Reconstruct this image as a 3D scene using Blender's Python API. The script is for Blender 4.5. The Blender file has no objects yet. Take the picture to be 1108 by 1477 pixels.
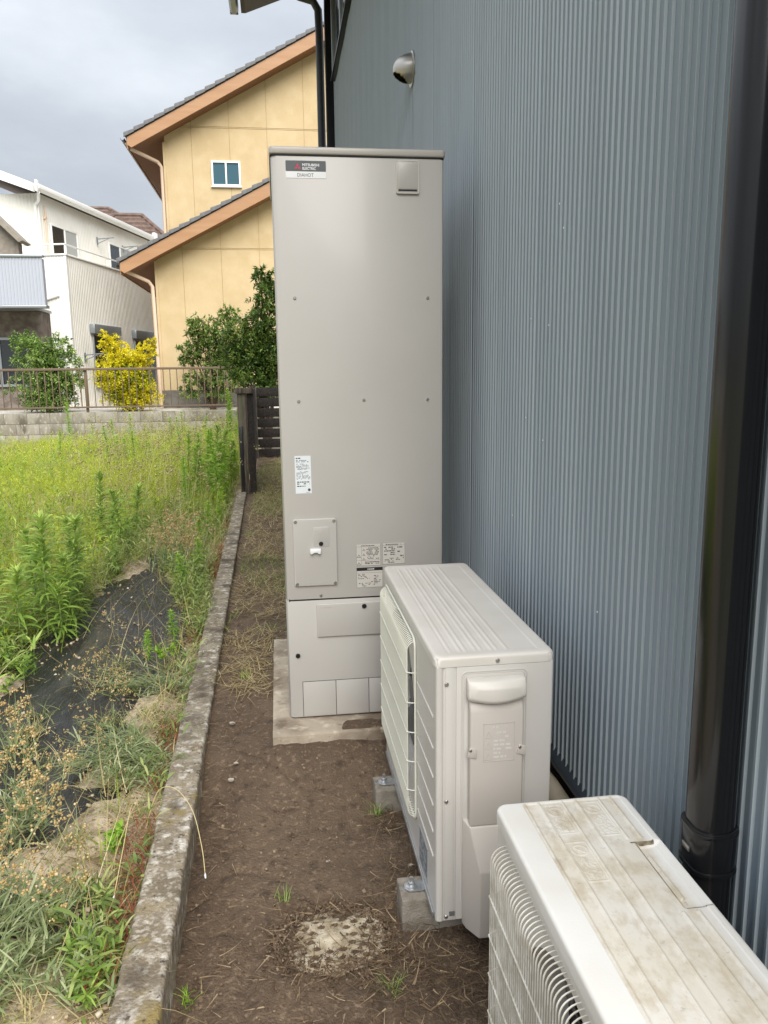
import bpy, bmesh, math, random
import numpy as np
from mathutils import Matrix, Vector
random.seed(7); RNG = np.random.default_rng(7)
S = bpy.context.scene
COL = S.collection
R = math.radians

# ------------------------------------------------------------------ camera
cam = bpy.data.cameras.new('camera'); camo = bpy.data.objects.new('camera', cam); COL.objects.link(camo)
yaw, pitch, roll = .1334, .1768, -.0121
fw = Vector((math.sin(yaw)*math.cos(pitch), math.cos(yaw)*math.cos(pitch), -math.sin(pitch)))
rt = Vector((math.cos(yaw), -math.sin(yaw), 0)); up = rt.cross(fw)
rt2 = math.cos(roll)*rt + math.sin(roll)*up; up2 = math.cos(roll)*up - math.sin(roll)*rt
camo.matrix_world = Matrix(((rt2.x, up2.x, -fw.x, -.0044), (rt2.y, up2.y, -fw.y, -2.9636), (rt2.z, up2.z, -fw.z, 1.3706), (0, 0, 0, 1)))
cam.sensor_fit = 'VERTICAL'; cam.sensor_height = 36; cam.lens = 1117.04*36/1477
cam.clip_start = .05; cam.clip_end = 2000
S.camera = camo
S.render.resolution_x = 768; S.render.resolution_y = 1024

# ------------------------------------------------------------------ sky, sun, exposure
SUN_EL, SUN_AZ = 44, 170          # degrees; azimuth clockwise from +Y
w = bpy.data.worlds.new('World'); S.world = w; w.use_nodes = True
nt = w.node_tree; nt.nodes.clear()
def N(tree, t, **kw):
    n = tree.nodes.new(t)
    for k, v in kw.items(): setattr(n, k, v)
    return n
out = N(nt, 'ShaderNodeOutputWorld'); bg = N(nt, 'ShaderNodeBackground')
sky = N(nt, 'ShaderNodeTexSky', sky_type='NISHITA', sun_disc=False, sun_elevation=R(SUN_EL), sun_rotation=R(SUN_AZ))
tc = N(nt, 'ShaderNodeTexCoord'); mp = N(nt, 'ShaderNodeMapping'); mp.inputs['Scale'].default_value = (1.0, 1.0, 2.6)
mp.inputs['Location'].default_value = (.35, .1, .55)
nz = N(nt, 'ShaderNodeTexNoise'); nz.inputs['Scale'].default_value = 1.9; nz.inputs['Detail'].default_value = 7; nz.inputs['Roughness'].default_value = .52
cr = N(nt, 'ShaderNodeValToRGB')
cr.color_ramp.elements[0].position = .36; cr.color_ramp.elements[0].color = (2.25, 2.40, 2.54, 1)
cr.color_ramp.elements[1].position = .66; cr.color_ramp.elements[1].color = (3.78, 3.88, 3.97, 1)
e = cr.color_ramp.elements.new(.5); e.color = (2.78, 2.90, 3.03, 1)
mx = N(nt, 'ShaderNodeMixRGB'); mx.inputs[0].default_value = .88          # thick cloud cover over the blue
# a uniform overcast dome brightens towards the zenith
sx = N(nt, 'ShaderNodeSeparateXYZ'); mr = N(nt, 'ShaderNodeMapRange')
mr.inputs['From Min'].default_value = 0; mr.inputs['From Max'].default_value = 1; mr.inputs['To Min'].default_value = .60; mr.inputs['To Max'].default_value = 2.5
mul = N(nt, 'ShaderNodeMixRGB', blend_type='MULTIPLY'); mul.inputs[0].default_value = 1
L = nt.links.new
L(tc.outputs['Generated'], mp.inputs[0]); L(mp.outputs[0], nz.inputs['Vector']); L(nz.outputs['Fac'], cr.inputs[0])
L(sky.outputs[0], mx.inputs[1]); L(cr.outputs[0], mx.inputs[2])
L(tc.outputs['Generated'], sx.inputs[0]); L(sx.outputs['Z'], mr.inputs['Value'])
L(mx.outputs[0], mul.inputs[1]); L(mr.outputs[0], mul.inputs[2]); L(mul.outputs[0], bg.inputs['Color'])
bg.inputs['Strength'].default_value = .06
L(bg.outputs[0], out.inputs[0])
sl = bpy.data.lights.new('sun', 'SUN'); sl.energy = 1.5; sl.angle = R(48); sl.color = (1, .965, .91)
so = bpy.data.objects.new('sun', sl); COL.objects.link(so)
a = R(SUN_AZ); dsun = Vector((math.sin(a)*math.cos(R(SUN_EL)), math.cos(a)*math.cos(R(SUN_EL)), math.sin(R(SUN_EL))))
so.rotation_euler = dsun.to_track_quat('Z', 'Y').to_euler(); so.location = (-6, -6, 12)
S.view_settings.view_transform = 'Standard'; S.view_settings.look = 'None'; S.view_settings.gamma = 1
S.view_settings.use_curve_mapping = False
S.view_settings.exposure = 1.80

# ------------------------------------------------------------------ materials
MATS = {}
def srgb(r, g, b):
    f = lambda c: (c/255/12.92 if c/255 <= .04045 else ((c/255+.055)/1.055)**2.4)
    return (f(r), f(g), f(b))
def mat(name, col, rough=.5, col2=None, scale=8, detail=6, lo=.4, hi=.6, bump=0, bscale=40, metal=0, spec=.5, coat=0, stretch=(1, 1, 1), layers=(), rvar=0, rnd=False):
    """principled with a noise mix of two colours, optional extra noise layers [(col, scale, lo, hi)], bump"""
    if name in MATS: return MATS[name]
    m = bpy.data.materials.new(name); m.use_nodes = True; t = m.node_tree; b = t.nodes['Principled BSDF']
    b.inputs['Roughness'].default_value = rough; b.inputs['Metallic'].default_value = metal
    b.inputs['Specular IOR Level'].default_value = spec; b.inputs['Coat Weight'].default_value = coat; b.inputs['Coat Roughness'].default_value = .12
    tcn = N(t, 'ShaderNodeTexCoord'); mpn = N(t, 'ShaderNodeMapping'); mpn.inputs['Scale'].default_value = stretch
    if rnd:
        oi = N(t, 'ShaderNodeObjectInfo'); vm = N(t, 'ShaderNodeVectorMath', operation='MULTIPLY_ADD'); vm.inputs[1].default_value = (37, 53, 19)
        t.links.new(oi.outputs['Random'], vm.inputs[0]); t.links.new(tcn.outputs['Object'], vm.inputs[2]); t.links.new(vm.outputs[0], mpn.inputs[0])
    else: t.links.new(tcn.outputs['Object'], mpn.inputs[0])
    def noise(sc, lo_, hi_, off=0, det=detail):
        mm = mpn
        if off:
            mm = N(t, 'ShaderNodeMapping'); mm.inputs['Location'].default_value = (off, off*1.7, off*.6); t.links.new(mpn.outputs[0], mm.inputs[0])
        n = N(t, 'ShaderNodeTexNoise'); n.inputs['Scale'].default_value = sc; n.inputs['Detail'].default_value = det
        t.links.new(mm.outputs[0], n.inputs['Vector'])
        r = N(t, 'ShaderNodeMapRange'); r.inputs['From Min'].default_value = lo_; r.inputs['From Max'].default_value = hi_
        t.links.new(n.outputs['Fac'], r.inputs['Value']); return r.outputs[0]
    cur = None
    if col2 is not None:
        x = N(t, 'ShaderNodeMixRGB'); x.inputs[1].default_value = (*col, 1); x.inputs[2].default_value = (*col2, 1)
        t.links.new(noise(scale, lo, hi), x.inputs[0]); cur = x.outputs[0]
    for i, (c, sc, lo_, hi_) in enumerate(layers):
        x = N(t, 'ShaderNodeMixRGB'); x.inputs[2].default_value = (*c, 1)
        if cur is None: x.inputs[1].default_value = (*col, 1)
        else: t.links.new(cur, x.inputs[1])
        t.links.new(noise(sc, lo_, hi_, 3.1*(i+1)), x.inputs[0]); cur = x.outputs[0]
    if cur is None: b.inputs['Base Color'].default_value = (*col, 1)
    else: t.links.new(cur, b.inputs['Base Color'])
    if rvar:
        n = noise(scale*1.7, .3, .7, 9.3); r = N(t, 'ShaderNodeMapRange'); r.inputs['To Min'].default_value = rough-rvar; r.inputs['To Max'].default_value = rough+rvar
        t.links.new(n, r.inputs['Value']); t.links.new(r.outputs[0], b.inputs['Roughness'])
    if bump:
        n = N(t, 'ShaderNodeTexNoise'); n.inputs['Scale'].default_value = bscale; n.inputs['Detail'].default_value = 8
        t.links.new(mpn.outputs[0], n.inputs['Vector'])
        bn = N(t, 'ShaderNodeBump'); bn.inputs['Strength'].default_value = bump; bn.inputs['Distance'].default_value = .01
        t.links.new(n.outputs['Fac'], bn.inputs['Height']); t.links.new(bn.outputs[0], b.inputs['Normal'])
    MATS[name] = m; return m
def leafmat(name, c0, c1, c2=None, trans=.35, rough=.55):
    """leaf: colour from the per-leaf 'tint' attribute, part translucent"""
    m = bpy.data.materials.new(name); m.use_nodes = True; t = m.node_tree; b = t.nodes['Principled BSDF']; o = t.nodes['Material Output']
    at = N(t, 'ShaderNodeAttribute'); at.attribute_name = 'tint'
    r = N(t, 'ShaderNodeValToRGB'); r.color_ramp.elements[0].color = (*c0, 1); r.color_ramp.elements[1].color = (*c1, 1)
    if c2: r.color_ramp.elements[1].position = .7; q = r.color_ramp.elements.new(1); q.color = (*c2, 1)
    t.links.new(at.outputs['Fac'], r.inputs[0]); t.links.new(r.outputs[0], b.inputs['Base Color'])
    b.inputs['Roughness'].default_value = rough; b.inputs['Specular IOR Level'].default_value = .35
    tr = N(t, 'ShaderNodeBsdfTranslucent'); t.links.new(r.outputs[0], tr.inputs[0])
    ms = N(t, 'ShaderNodeMixShader'); ms.inputs[0].default_value = trans
    t.links.new(b.outputs[0], ms.inputs[1]); t.links.new(tr.outputs[0], ms.inputs[2]); t.links.new(ms.outputs[0], o.inputs[0])
    return m
def glass(name, col=(.05, .06, .07)):
    return mat(name, col, .06, spec=.8, coat=.4)

M_tank = mat('tank_paint', srgb(184, 180, 174), .40, srgb(181, 177, 171), 2.5, bump=.012, bscale=3, coat=.12)
M_cap = mat('cap_paint', srgb(176, 170, 162), .36, coat=.1)
M_gap = mat('dark_gap', (.012, .012, .012), .7)
M_blackplastic = mat('black_plug', (.01, .01, .011), .35)
M_screw = mat('screw_steel', (.42, .40, .37), .32, metal=.9)
M_sticker = mat('sticker_white', (.72, .76, .78), .35)
M_stickergrey = mat('sticker_grey', srgb(80, 82, 86), .35)
M_stickerbeige = mat('sticker_beige', srgb(196, 191, 183), .4)
M_print = mat('print_dark', srgb(70, 70, 72), .5)
M_black = mat('print_black', srgb(30, 30, 32), .45)
M_red = mat('print_red', srgb(205, 35, 60), .4)
M_white = mat('print_white', (.8, .8, .8), .4)
M_conc = mat('slab_concrete', srgb(168, 156, 138), .9, srgb(120, 105, 88), 7, lo=.42, hi=.66, bump=.35, bscale=70, layers=[(srgb(196, 184, 164), 22, .55, .75), (srgb(92, 76, 62), 9, .6, .72)])
M_block = mat('block_concrete', srgb(150, 143, 132), .92, srgb(118, 110, 98), 12, bump=.5, bscale=160, layers=[(srgb(96, 84, 70), 18, .58, .75)])
M_kerb = mat('kerb_concrete', srgb(142, 131, 112), .93, srgb(112, 101, 83), 11, lo=.38, hi=.62, bump=.7, bscale=110,
    layers=[(srgb(196, 190, 180), 26, .54, .66), (srgb(164, 155, 142), 70, .5, .68), (srgb(128, 112, 70), 12, .58, .72), (srgb(74, 66, 58), 48, .60, .70), (srgb(84, 74, 62), 5, .56, .70)])
M_soil = mat('damp_soil', srgb(100, 83, 66), .95, srgb(86, 70, 55), 3.2, lo=.35, hi=.65, bump=1.0, bscale=120, layers=[(srgb(128, 109, 88), 60, .55, .70), (srgb(70, 56, 44), 22, .56, .7)])
M_sand = mat('sandy_soil', srgb(184, 168, 144), .95, srgb(160, 142, 118), 3, bump=.8, bscale=70, layers=[(srgb(200, 186, 164), 26, .52, .7), (srgb(124, 106, 80), 10, .54, .68), (srgb(104, 88, 66), 55, .56, .68), (srgb(110, 102, 70), 3.1, .54, .66)])
M_mulch = mat('black_mulch_film', (.013, .0128, .0122), .36, (.034, .033, .031), 9, lo=.45, hi=.75, bump=.8, bscale=34, spec=.45, stretch=(2.6, .35, 1), layers=[(srgb(96, 92, 78), 3, .52, .80), (srgb(150, 138, 118), 40, .66, .76)], rvar=.12)
M_drain = mat('old_drain_stone', srgb(184, 173, 152), .92, srgb(150, 136, 112), 30, bump=.5, bscale=220, layers=[(srgb(110, 92, 72), 30, .58, .66)])
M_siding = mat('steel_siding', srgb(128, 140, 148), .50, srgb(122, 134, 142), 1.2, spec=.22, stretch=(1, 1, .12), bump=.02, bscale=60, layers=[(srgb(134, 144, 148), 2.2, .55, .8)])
M_sidingrib = mat('steel_siding_lit_rib', srgb(172, 181, 186), .45, srgb(160, 169, 175), 3, spec=.3, stretch=(1, 1, .2))
M_flash = mat('dark_flashing', srgb(70, 78, 86), .4)
M_trim = mat('black_trim', (.014, .014, .016), .3, spec=.5)
M_pipe = mat('black_downpipe', (.008, .008, .009), .2, (.012, .012, .013), 3, spec=.45, stretch=(1, 1, .2), coat=.0, rvar=.05)
M_pipe2 = mat('charcoal_downpipe', srgb(58, 62, 66), .4)
M_eave = mat('dark_soffit', srgb(34, 32, 31), .55)
M_stainless = mat('brushed_stainless', (.62, .59, .54), .42, (.5, .48, .44), 4, metal=1, stretch=(1, 1, 6), rvar=.06)
M_alu = mat('window_aluminium', srgb(150, 156, 160), .35, metal=.5)
M_glass = mat('window_glass', (.05, .11, .14), .12, spec=.3)
M_gdark = glass('dark_window_glass', (.02, .025, .03))
M_stain = mat('rain_stain', srgb(158, 166, 168), .6)
M_found = mat('foundation_mortar', srgb(120, 116, 110), .92, srgb(96, 92, 86), 4, bump=.3)
M_insul = mat('pipe_tape', srgb(186, 176, 156), .6, srgb(160, 150, 130), 14)
M_ac = mat('heat_pump_paint', srgb(198, 194, 188), .38, srgb(194, 190, 184), 3, coat=.1)
M_aclid = mat('heat_pump_lid_paint', srgb(206, 201, 194), .42, srgb(199, 194, 186), 5, bump=.03, bscale=240)
M_acplastic = mat('side_cover_plastic', srgb(186, 179, 171), .45, bump=.04, bscale=300)
M_acgrille = mat('cream_wire', srgb(226, 225, 211), .42)
M_dark = mat('dark_cavity', (.02, .02, .02), .8)
M_fan = mat('fan_plastic', (.12, .12, .12), .5)
M_old = mat('old_unit_paint', srgb(212, 209, 203), .45, srgb(204, 200, 192), 6, bump=.03, bscale=200)
M_oldgrille = mat('old_unit_wire', srgb(214, 211, 202), .45, srgb(186, 180, 166), 30)
M_yellow = mat('yellow_siding', srgb(193, 172, 134), .85, srgb(187, 165, 126), 1.2, bump=.5, bscale=40, layers=[(srgb(199, 179, 142), 3, .45, .8)])
M_joint = mat('siding_joint', srgb(172, 142, 96), .8)
M_fascia = mat('fascia_brown', srgb(168, 128, 92), .5, srgb(160, 119, 83), 2, stretch=(.3, 1, 4))
M_soffit = mat('soffit_brown', srgb(134, 94, 66), .6)
M_rtile = mat('grey_roof_tile', srgb(112, 112, 114), .6, srgb(92, 92, 94), 6, bump=.15)
M_rtile2 = mat('brown_roof_tile', srgb(112, 92, 82), .7, srgb(90, 72, 64), 5)
M_pinkpipe = mat('beige_downpipe', srgb(214, 188, 164), .45)
M_whitewall = mat('white_siding', srgb(238, 237, 230), .6, srgb(232, 231, 223), 1.2, layers=[(srgb(224, 228, 218), 1.6, .55, .8)])
M_whitetrim = mat('white_trim', srgb(236, 236, 232), .45)
M_bluegrey = mat('pale_blue_grey_siding', srgb(170, 175, 186), .5)
M_brown = mat('brown_stone_wall', srgb(130, 120, 112), .85, srgb(104, 94, 87), 6, bump=.4)
M_cloth = mat('beige_roof_sheet', srgb(150, 142, 130), .9, srgb(136, 128, 116), 9)
M_rblock = mat('retaining_block', srgb(150, 145, 134), .95, srgb(124, 118, 106), 2.6, bump=.5, bscale=50, stretch=(1, 1, .45), layers=[(srgb(98, 92, 80), 3.2, .55, .7), (srgb(176, 172, 162), 20, .56, .75)], rnd=True)
M_fence = mat('brown_fence_metal', srgb(104, 88, 72), .5, spec=.4)
M_wood = mat('weathered_dark_wood', srgb(48, 41, 36), .9, srgb(30, 26, 23), 5, bump=.7, bscale=40, stretch=(6, .6, 6), layers=[(srgb(92, 82, 72), 9, .60, .74)], rnd=True)
M_woodpost = mat('weathered_post_wood', srgb(104, 94, 82), .9, srgb(64, 56, 48), 6, bump=.7, bscale=40, stretch=(6, 6, .6), layers=[(srgb(88, 92, 66), 4, .55, .7)])
M_gravel = mat('pale_gravel', srgb(206, 201, 192), .95, srgb(176, 170, 160), 18, bump=1, bscale=40, layers=[(srgb(206, 202, 194), 30, .5, .6)])
M_ground = mat('far_ground', srgb(120, 116, 96), .95, srgb(96, 104, 66), .4)
M_bark = mat('bark', srgb(96, 80, 64), .9, srgb(66, 54, 44), 14, bump=.6, bscale=60)
M_zinc = mat('galvanised_steel', (.55, .56, .57), .35, (.42, .43, .44), 30, metal=.85)
M_stone = mat('pebble', srgb(186, 180, 170), .85, srgb(130, 120, 106), 20)

# ------------------------------------------------------------------ mesh helpers
def props(o, label=None, cat=None, group=None, kind=None):
    if label: o['label'] = label
    if cat: o['category'] = cat
    if group: o['group'] = group
    if kind: o['kind'] = kind
    return o
def thing(name, loc, label, cat, group=None, rz=0):
    o = bpy.data.objects.new(name, None); COL.objects.link(o); o.location = loc; o.rotation_euler = (0, 0, rz); o.empty_display_size = .1
    return props(o, label, cat, group)
def wloc(p):
    v = Vector((0, 0, 0))
    while p is not None: v += p.location; p = p.parent
    return v
def link(me, name, m, parent=None, smooth=False):
    if m is not None and len(me.materials) == 0: me.materials.append(m)
    o = bpy.data.objects.new(name, me); COL.objects.link(o); o.parent = parent
    if smooth: me.shade_smooth()
    return o
class MB:
    def __init__(s): s.v = []; s.f = []
    def add(s, v, f):
        n = len(s.v); s.v += [tuple(p) for p in v]; s.f += [tuple(i+n for i in q) for q in f]; return s
    def box(s, x0, x1, y0, y1, z0, z1):
        return s.add([(x0, y0, z0), (x1, y0, z0), (x1, y1, z0), (x0, y1, z0), (x0, y0, z1), (x1, y0, z1), (x1, y1, z1), (x0, y1, z1)],
                     [(0, 3, 2, 1), (4, 5, 6, 7), (0, 1, 5, 4), (1, 2, 6, 5), (2, 3, 7, 6), (3, 0, 4, 7)])
    def prism(s, poly, a0, a1, axis='y'):
        """poly: 2-D outline; axis y -> (x,z), x -> (y,z), z -> (x,y)"""
        n = len(poly); P = {'y': lambda p, t: (p[0], t, p[1]), 'x': lambda p, t: (t, p[0], p[1]), 'z': lambda p, t: (p[0], p[1], t)}[axis]
        v = [P(p, a0) for p in poly]+[P(p, a1) for p in poly]
        return s.add(v, [tuple(range(n)), tuple(range(2*n-1, n-1, -1))]+[(i, i+n, (i+1) % n+n, (i+1) % n) for i in range(n)])
    def tube(s, pts, r, k=8, closed=False, cap=True):
        pts = [Vector(p) for p in pts]; n = len(pts); rr = r if hasattr(r, '__len__') else [r]*n
        base = len(s.v); u = None
        for i, p in enumerate(pts):
            d = (pts[min(i+1, n-1)]-pts[max(i-1, 0)]).normalized()
            if u is None or abs(u.dot(d)) > .98: u = d.orthogonal().normalized()
            u = (u-d*u.dot(d)).normalized(); wv = d.cross(u)
            for j in range(k):
                a = 2*math.pi*j/k; s.v.append(tuple(p+(u*math.cos(a)+wv*math.sin(a))*rr[i]))
        for i in range(n-1):
            for j in range(k):
                s.f.append((base+i*k+j, base+i*k+(j+1) % k, base+(i+1)*k+(j+1) % k, base+(i+1)*k+j))
        if cap: s.f.append(tuple(base+j for j in range(k-1, -1, -1))); s.f.append(tuple(base+(n-1)*k+j for j in range(k)))
        return s
    def disc(s, c, r, t, axis='y', k=14, dome=0):
        """short cylinder standing out along -axis from c by t"""
        v = []; 
        D = {'y': lambda a, b, h: (c[0]+a, c[1]-h, c[2]+b), 'x': lambda a, b, h: (c[0]-h, c[1]+a, c[2]+b), 'z': lambda a, b, h: (c[0]+a, c[1]+b, c[2]+h)}[axis]
        rings = [(r, 0), (r, t*.6), (r*.75, t)]
        for rr, h in rings:
            for j in range(k): an = 2*math.pi*j/k; v.append(D(rr*math.cos(an), rr*math.sin(an), h))
        f = []
        for i in range(2):
            for j in range(k): f.append((i*k+j, i*k+(j+1) % k, (i+1)*k+(j+1) % k, (i+1)*k+j))
        f.append(tuple(range(2*k, 3*k))); return s.add(v, f)
    def build(s, name, m, parent=None, bevel=0, seg=2, smooth=False, local=False, ang=35):
        off = Vector((0, 0, 0)) if local or parent is None else wloc(parent)
        me = bpy.data.meshes.new(name); me.from_pydata([(p[0]-off.x, p[1]-off.y, p[2]-off.z) for p in s.v], [], s.f)
        bm = bmesh.new(); bm.from_mesh(me); bmesh.ops.recalc_face_normals(bm, faces=bm.faces)
        if bevel:
            es = [e for e in bm.edges if len(e.link_faces) == 2 and e.calc_face_angle(0) > R(ang)]
            bmesh.ops.bevel(bm, geom=es, offset=bevel, segments=seg, profile=.5, affect='EDGES', clamp_overlap=True)
        bm.to_mesh(me); bm.free()
        if bevel or smooth:
            me.shade_smooth(); me.set_sharp_from_angle(angle=R(40))
        return link(me, name, m, parent)
def rrect(x0, x1, z0, z1, r, k=5):
    P = []
    for cx, cz, a0 in ((x1-r, z0+r, -90), (x1-r, z1-r, 0), (x0+r, z1-r, 90), (x0+r, z0+r, 180)):
        for i in range(k+1): a = R(a0+90*i/k); P.append((cx+r*math.cos(a), cz+r*math.sin(a)))
    return P
def copy_tree(o, parent=None):
    c = o.copy(); COL.objects.link(c); c.parent = parent
    for ch in list(o.children): copy_tree(ch, c)
    return c
def text(name, s, size, m, parent, loc, width=None, rz=0, bold=.0):
    """flat lettering standing on a face that looks towards -Y (parent has no rotation)"""
    cu = bpy.data.curves.new(name, 'FONT'); cu.body = s; cu.size = size; cu.extrude = .0002; cu.offset = bold; cu.resolution_u = 3
    t = bpy.data.objects.new(name, cu); COL.objects.link(t)
    bpy.context.view_layer.update()
    me = bpy.data.meshes.new_from_object(t.evaluated_get(bpy.context.evaluated_depsgraph_get())); bpy.data.objects.remove(t); bpy.data.curves.remove(cu)
    xs = [v.co.x for v in me.vertices]; k = (width/(max(xs)-min(xs))) if width else 1; x0 = min(xs)
    off = wloc(parent)
    for v in me.vertices:
        x, y, z = v.co; v.co = ((x-x0)*k+loc[0]-off.x, loc[1]-z-off.y, y+loc[2]-off.z)
    me.materials.clear(); me.materials.append(m)
    return link(me, name, m, parent)
# numpy noise
_perm = RNG.random((64, 64))
def vnoise(x, y):
    x = np.asarray(x, float); y = np.asarray(y, float); xi = np.floor(x).astype(int); yi = np.floor(y).astype(int)
    fx = x-xi; fy = y-yi; fx = fx*fx*(3-2*fx); fy = fy*fy*(3-2*fy)
    g = lambda a, b: _perm[a % 64, b % 64]
    return (g(xi, yi)*(1-fx)+g(xi+1, yi)*fx)*(1-fy)+(g(xi, yi+1)*(1-fx)+g(xi+1, yi+1)*fx)*fy-.5
def fbm(x, y, o=4, s=1.):
    r = 0; a = 1.
    for i in range(o): r = r+a*vnoise(x*s+13.7*i, y*s+7.3*i); s *= 2.1; a *= .5
    return r
def gridmesh(name, X, Y, Z, m, parent=None, keep=None, smooth=True):
    ny, nx = X.shape; off = wloc(parent) if parent else Vector((0, 0, 0))
    v = np.stack([X-off.x, Y-off.y, Z-off.z], -1).reshape(-1, 3); i = np.arange(ny*nx).reshape(ny, nx)
    f = np.stack([i[:-1, :-1], i[:-1, 1:], i[1:, 1:], i[1:, :-1]], -1)
    f = f.reshape(-1, 4) if keep is None else f[keep]
    return npmesh(name, v, f, m, parent, smooth=smooth)
def npmesh(name, v, f, m, parent=None, tint=None, smooth=True):
    me = bpy.data.meshes.new(name); nv = len(v); nf, k = f.shape
    me.vertices.add(nv); me.vertices.foreach_set('co', np.ascontiguousarray(v, np.float32).ravel())
    me.loops.add(nf*k); me.loops.foreach_set('vertex_index', np.ascontiguousarray(f, np.int32).ravel())
    me.polygons.add(nf); me.polygons.foreach_set('loop_start', np.arange(nf, dtype=np.int32)*k)
    me.update(calc_edges=True); me.validate()
    if tint is not None:
        at = me.attributes.new('tint', 'FLOAT', 'POINT'); at.data.foreach_set('value', np.ascontiguousarray(tint, np.float32))
    if smooth: me.shade_smooth()
    return link(me, name, m, parent)
class NM:
    """collector of leaf strips"""
    def __init__(s): s.v = []; s.f = []; s.t = []; s.n = 0
    def strips(s, P, az, el, Ln, W, droop=0., K=4, tint=None, shape='leaf', roll=None):
        P = np.asarray(P, float).reshape(-1, 3); n = len(P)
        az, el, Ln, W, droop = [np.broadcast_to(np.asarray(q, float), (n,)).astype(float) for q in (az, el, Ln, W, droop)]
        pos = P.copy(); V = np.zeros((n, K+1, 2, 3)); e = el.copy()
        side0 = np.stack([np.cos(az), -np.sin(az), np.zeros(n)], -1)
        rl = np.zeros(n) if roll is None else np.broadcast_to(roll, (n,))
        for k in range(K+1):
            u = k/K
            wd = {'leaf': math.sin(math.pi*min(.97, .12+.88*u))**.8 if u < 1 else .06, 'blade': 1-.92*u, 'stem': 1-.5*u, 'round': max(.15, math.sin(math.pi*(.08+.87*u)))}[shape]
            d = np.stack([np.sin(az)*np.cos(e), np.cos(az)*np.cos(e), np.sin(e)], -1); nn = np.cross(side0, d)
            sd = side0*np.cos(rl)[:, None]+nn*np.sin(rl)[:, None]
            V[:, k, 0] = pos-sd*(W*wd/2)[:, None]; V[:, k, 1] = pos+sd*(W*wd/2)[:, None]
            pos = pos+d*(Ln/K)[:, None]; e = e-droop/K
        b = s.n+np.arange(n)[:, None]*(2*(K+1))+np.arange(K)[None, :]*2
        F = np.stack([b, b+1, b+3, b+2], -1).reshape(-1, 4)
        s.v.append(V.reshape(-1, 3)); s.f.append(F); s.n += n*2*(K+1)
        tt = RNG.random(n) if tint is None else np.broadcast_to(tint, (n,))
        s.t.append(np.repeat(tt, 2*(K+1))); return pos
    def balls(s, P, r, tint=None):
        """little octahedra"""
        P = np.asarray(P, float).reshape(-1, 3); n = len(P); r = np.broadcast_to(r, (n,))
        O = np.array([(x, y, z) for x in (-1, 1) for y in (-1, 1) for z in (-1, 1)], float)*.72
        a = RNG.random(n)*6.28; k = .7+.6*RNG.random((n, 3)); B = O[None]*k[:, None]
        c, sn = np.cos(a)[:, None], np.sin(a)[:, None]; B = np.stack([B[..., 0]*c-B[..., 1]*sn, B[..., 0]*sn+B[..., 1]*c, B[..., 2]], -1)
        b = RNG.random(n)*1.2; c, sn = np.cos(b)[:, None], np.sin(b)[:, None]; B = np.stack([B[..., 0], B[..., 1]*c-B[..., 2]*sn, B[..., 1]*sn+B[..., 2]*c], -1)
        V = P[:, None]+B*r[:, None, None]
        Q = np.array([(0, 1, 3, 2), (4, 6, 7, 5), (0, 4, 5, 1), (2, 3, 7, 6), (0, 2, 6, 4), (1, 5, 7, 3)])
        F = (s.n+np.arange(n)[:, None, None]*8+Q[None]).reshape(-1, 4)
        s.v.append(V.reshape(-1, 3)); s.f.append(F); s.n += n*8
        tt = RNG.random(n) if tint is None else np.broadcast_to(tint, (n,)); s.t.append(np.repeat(tt, 8))
    def build(s, name, m, parent=None, off=None, smooth=True):
        v = np.concatenate(s.v)
        if off is not None: v = v-np.array(off)
        return npmesh(name, v, np.concatenate(s.f), m, parent, np.concatenate(s.t), smooth)

# ================================================================== THE SETTING
def soilz(x, y):
    y = np.asarray(y, float); t = np.clip((y+.1)/-.5, 0, 1); t = t*t*(3-2*t)
    return -.036-.094*t
def kerbx(y): return -.3400-.0137*(np.asarray(y, float)-.94)          # right edge of the low wall
MOUNDS = [(-.58, .22, .10, .26, .03), (-.55, -.05, .07, .20, .03), (-1.18, 3.0, .12, .30, .05), (-1.0, 3.75, .10, .2, .05), (-1.15, 5.0, .15, .5, .05), (-.95, 5.9, .3, .3, .05), (-.62, -.62, .08, .2, .05), (-.75, -.75, .10, .12, .05), (-1.33, .72, .06, .10, .05)]
def fieldz(x, y):
    z = -.075+.05*fbm(x, y, 3, .6)+.012*fbm(x, y, 3, 4)+.012*fbm(x, y, 3, 15)
    inb = np.exp(-((x+.95)/.55)**4)*np.clip((7.2-y)/.6, 0, 1)
    z = z*(1-inb)+inb*(-.09+.012*fbm(x, y, 3, 3))
    for mx_, my_, sx_, sy_, h in MOUNDS: z = z+h*1.3*np.exp(-((x-mx_)/sx_)**2-((y-my_)/sy_)**2)*(1+.5*fbm(x, y, 4, 9))
    return z
# base ground to the horizon
g = MB(); g.add([(-600, -600, -.45), (600, -600, -.45), (600, 900, -.45), (-600, 900, -.45)], [(0, 1, 2, 3)])
props(g.build('ground', M_ground), kind='structure')
xs = np.concatenate([np.arange(-.42, .80, .011)]); ys = np.concatenate([np.arange(-3.4, 1.2, .011), np.arange(1.2, 11.2, .04)])
X, Y = np.meshgrid(xs, ys)
Z = soilz(X, Y)+.020*fbm(X, Y, 3, 2.2)+.013*fbm(X, Y, 4, 9)+.007*fbm(X, Y, 2, 45)
Z += -.012*np.exp(-((fbm(X, Y, 2, 1.9)+.05)/.02)**2)*(Y < .3)              # shallow cracks and scrape marks
cover = np.clip((X-.16+.05*fbm(X, Y, 3, 9))/.06, 0, 1)*np.clip((-.035+.02*fbm(X, Y, 3, 14)-Y)/.02, 0, 1)*np.clip((Y+.133)/.008, 0, 1)                              # soil washed over the slab's front edge
Z = np.where(cover > 0, np.maximum(Z, -.05+.0535*cover+.003*fbm(X, Y, 3, 30)), Z)
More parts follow.
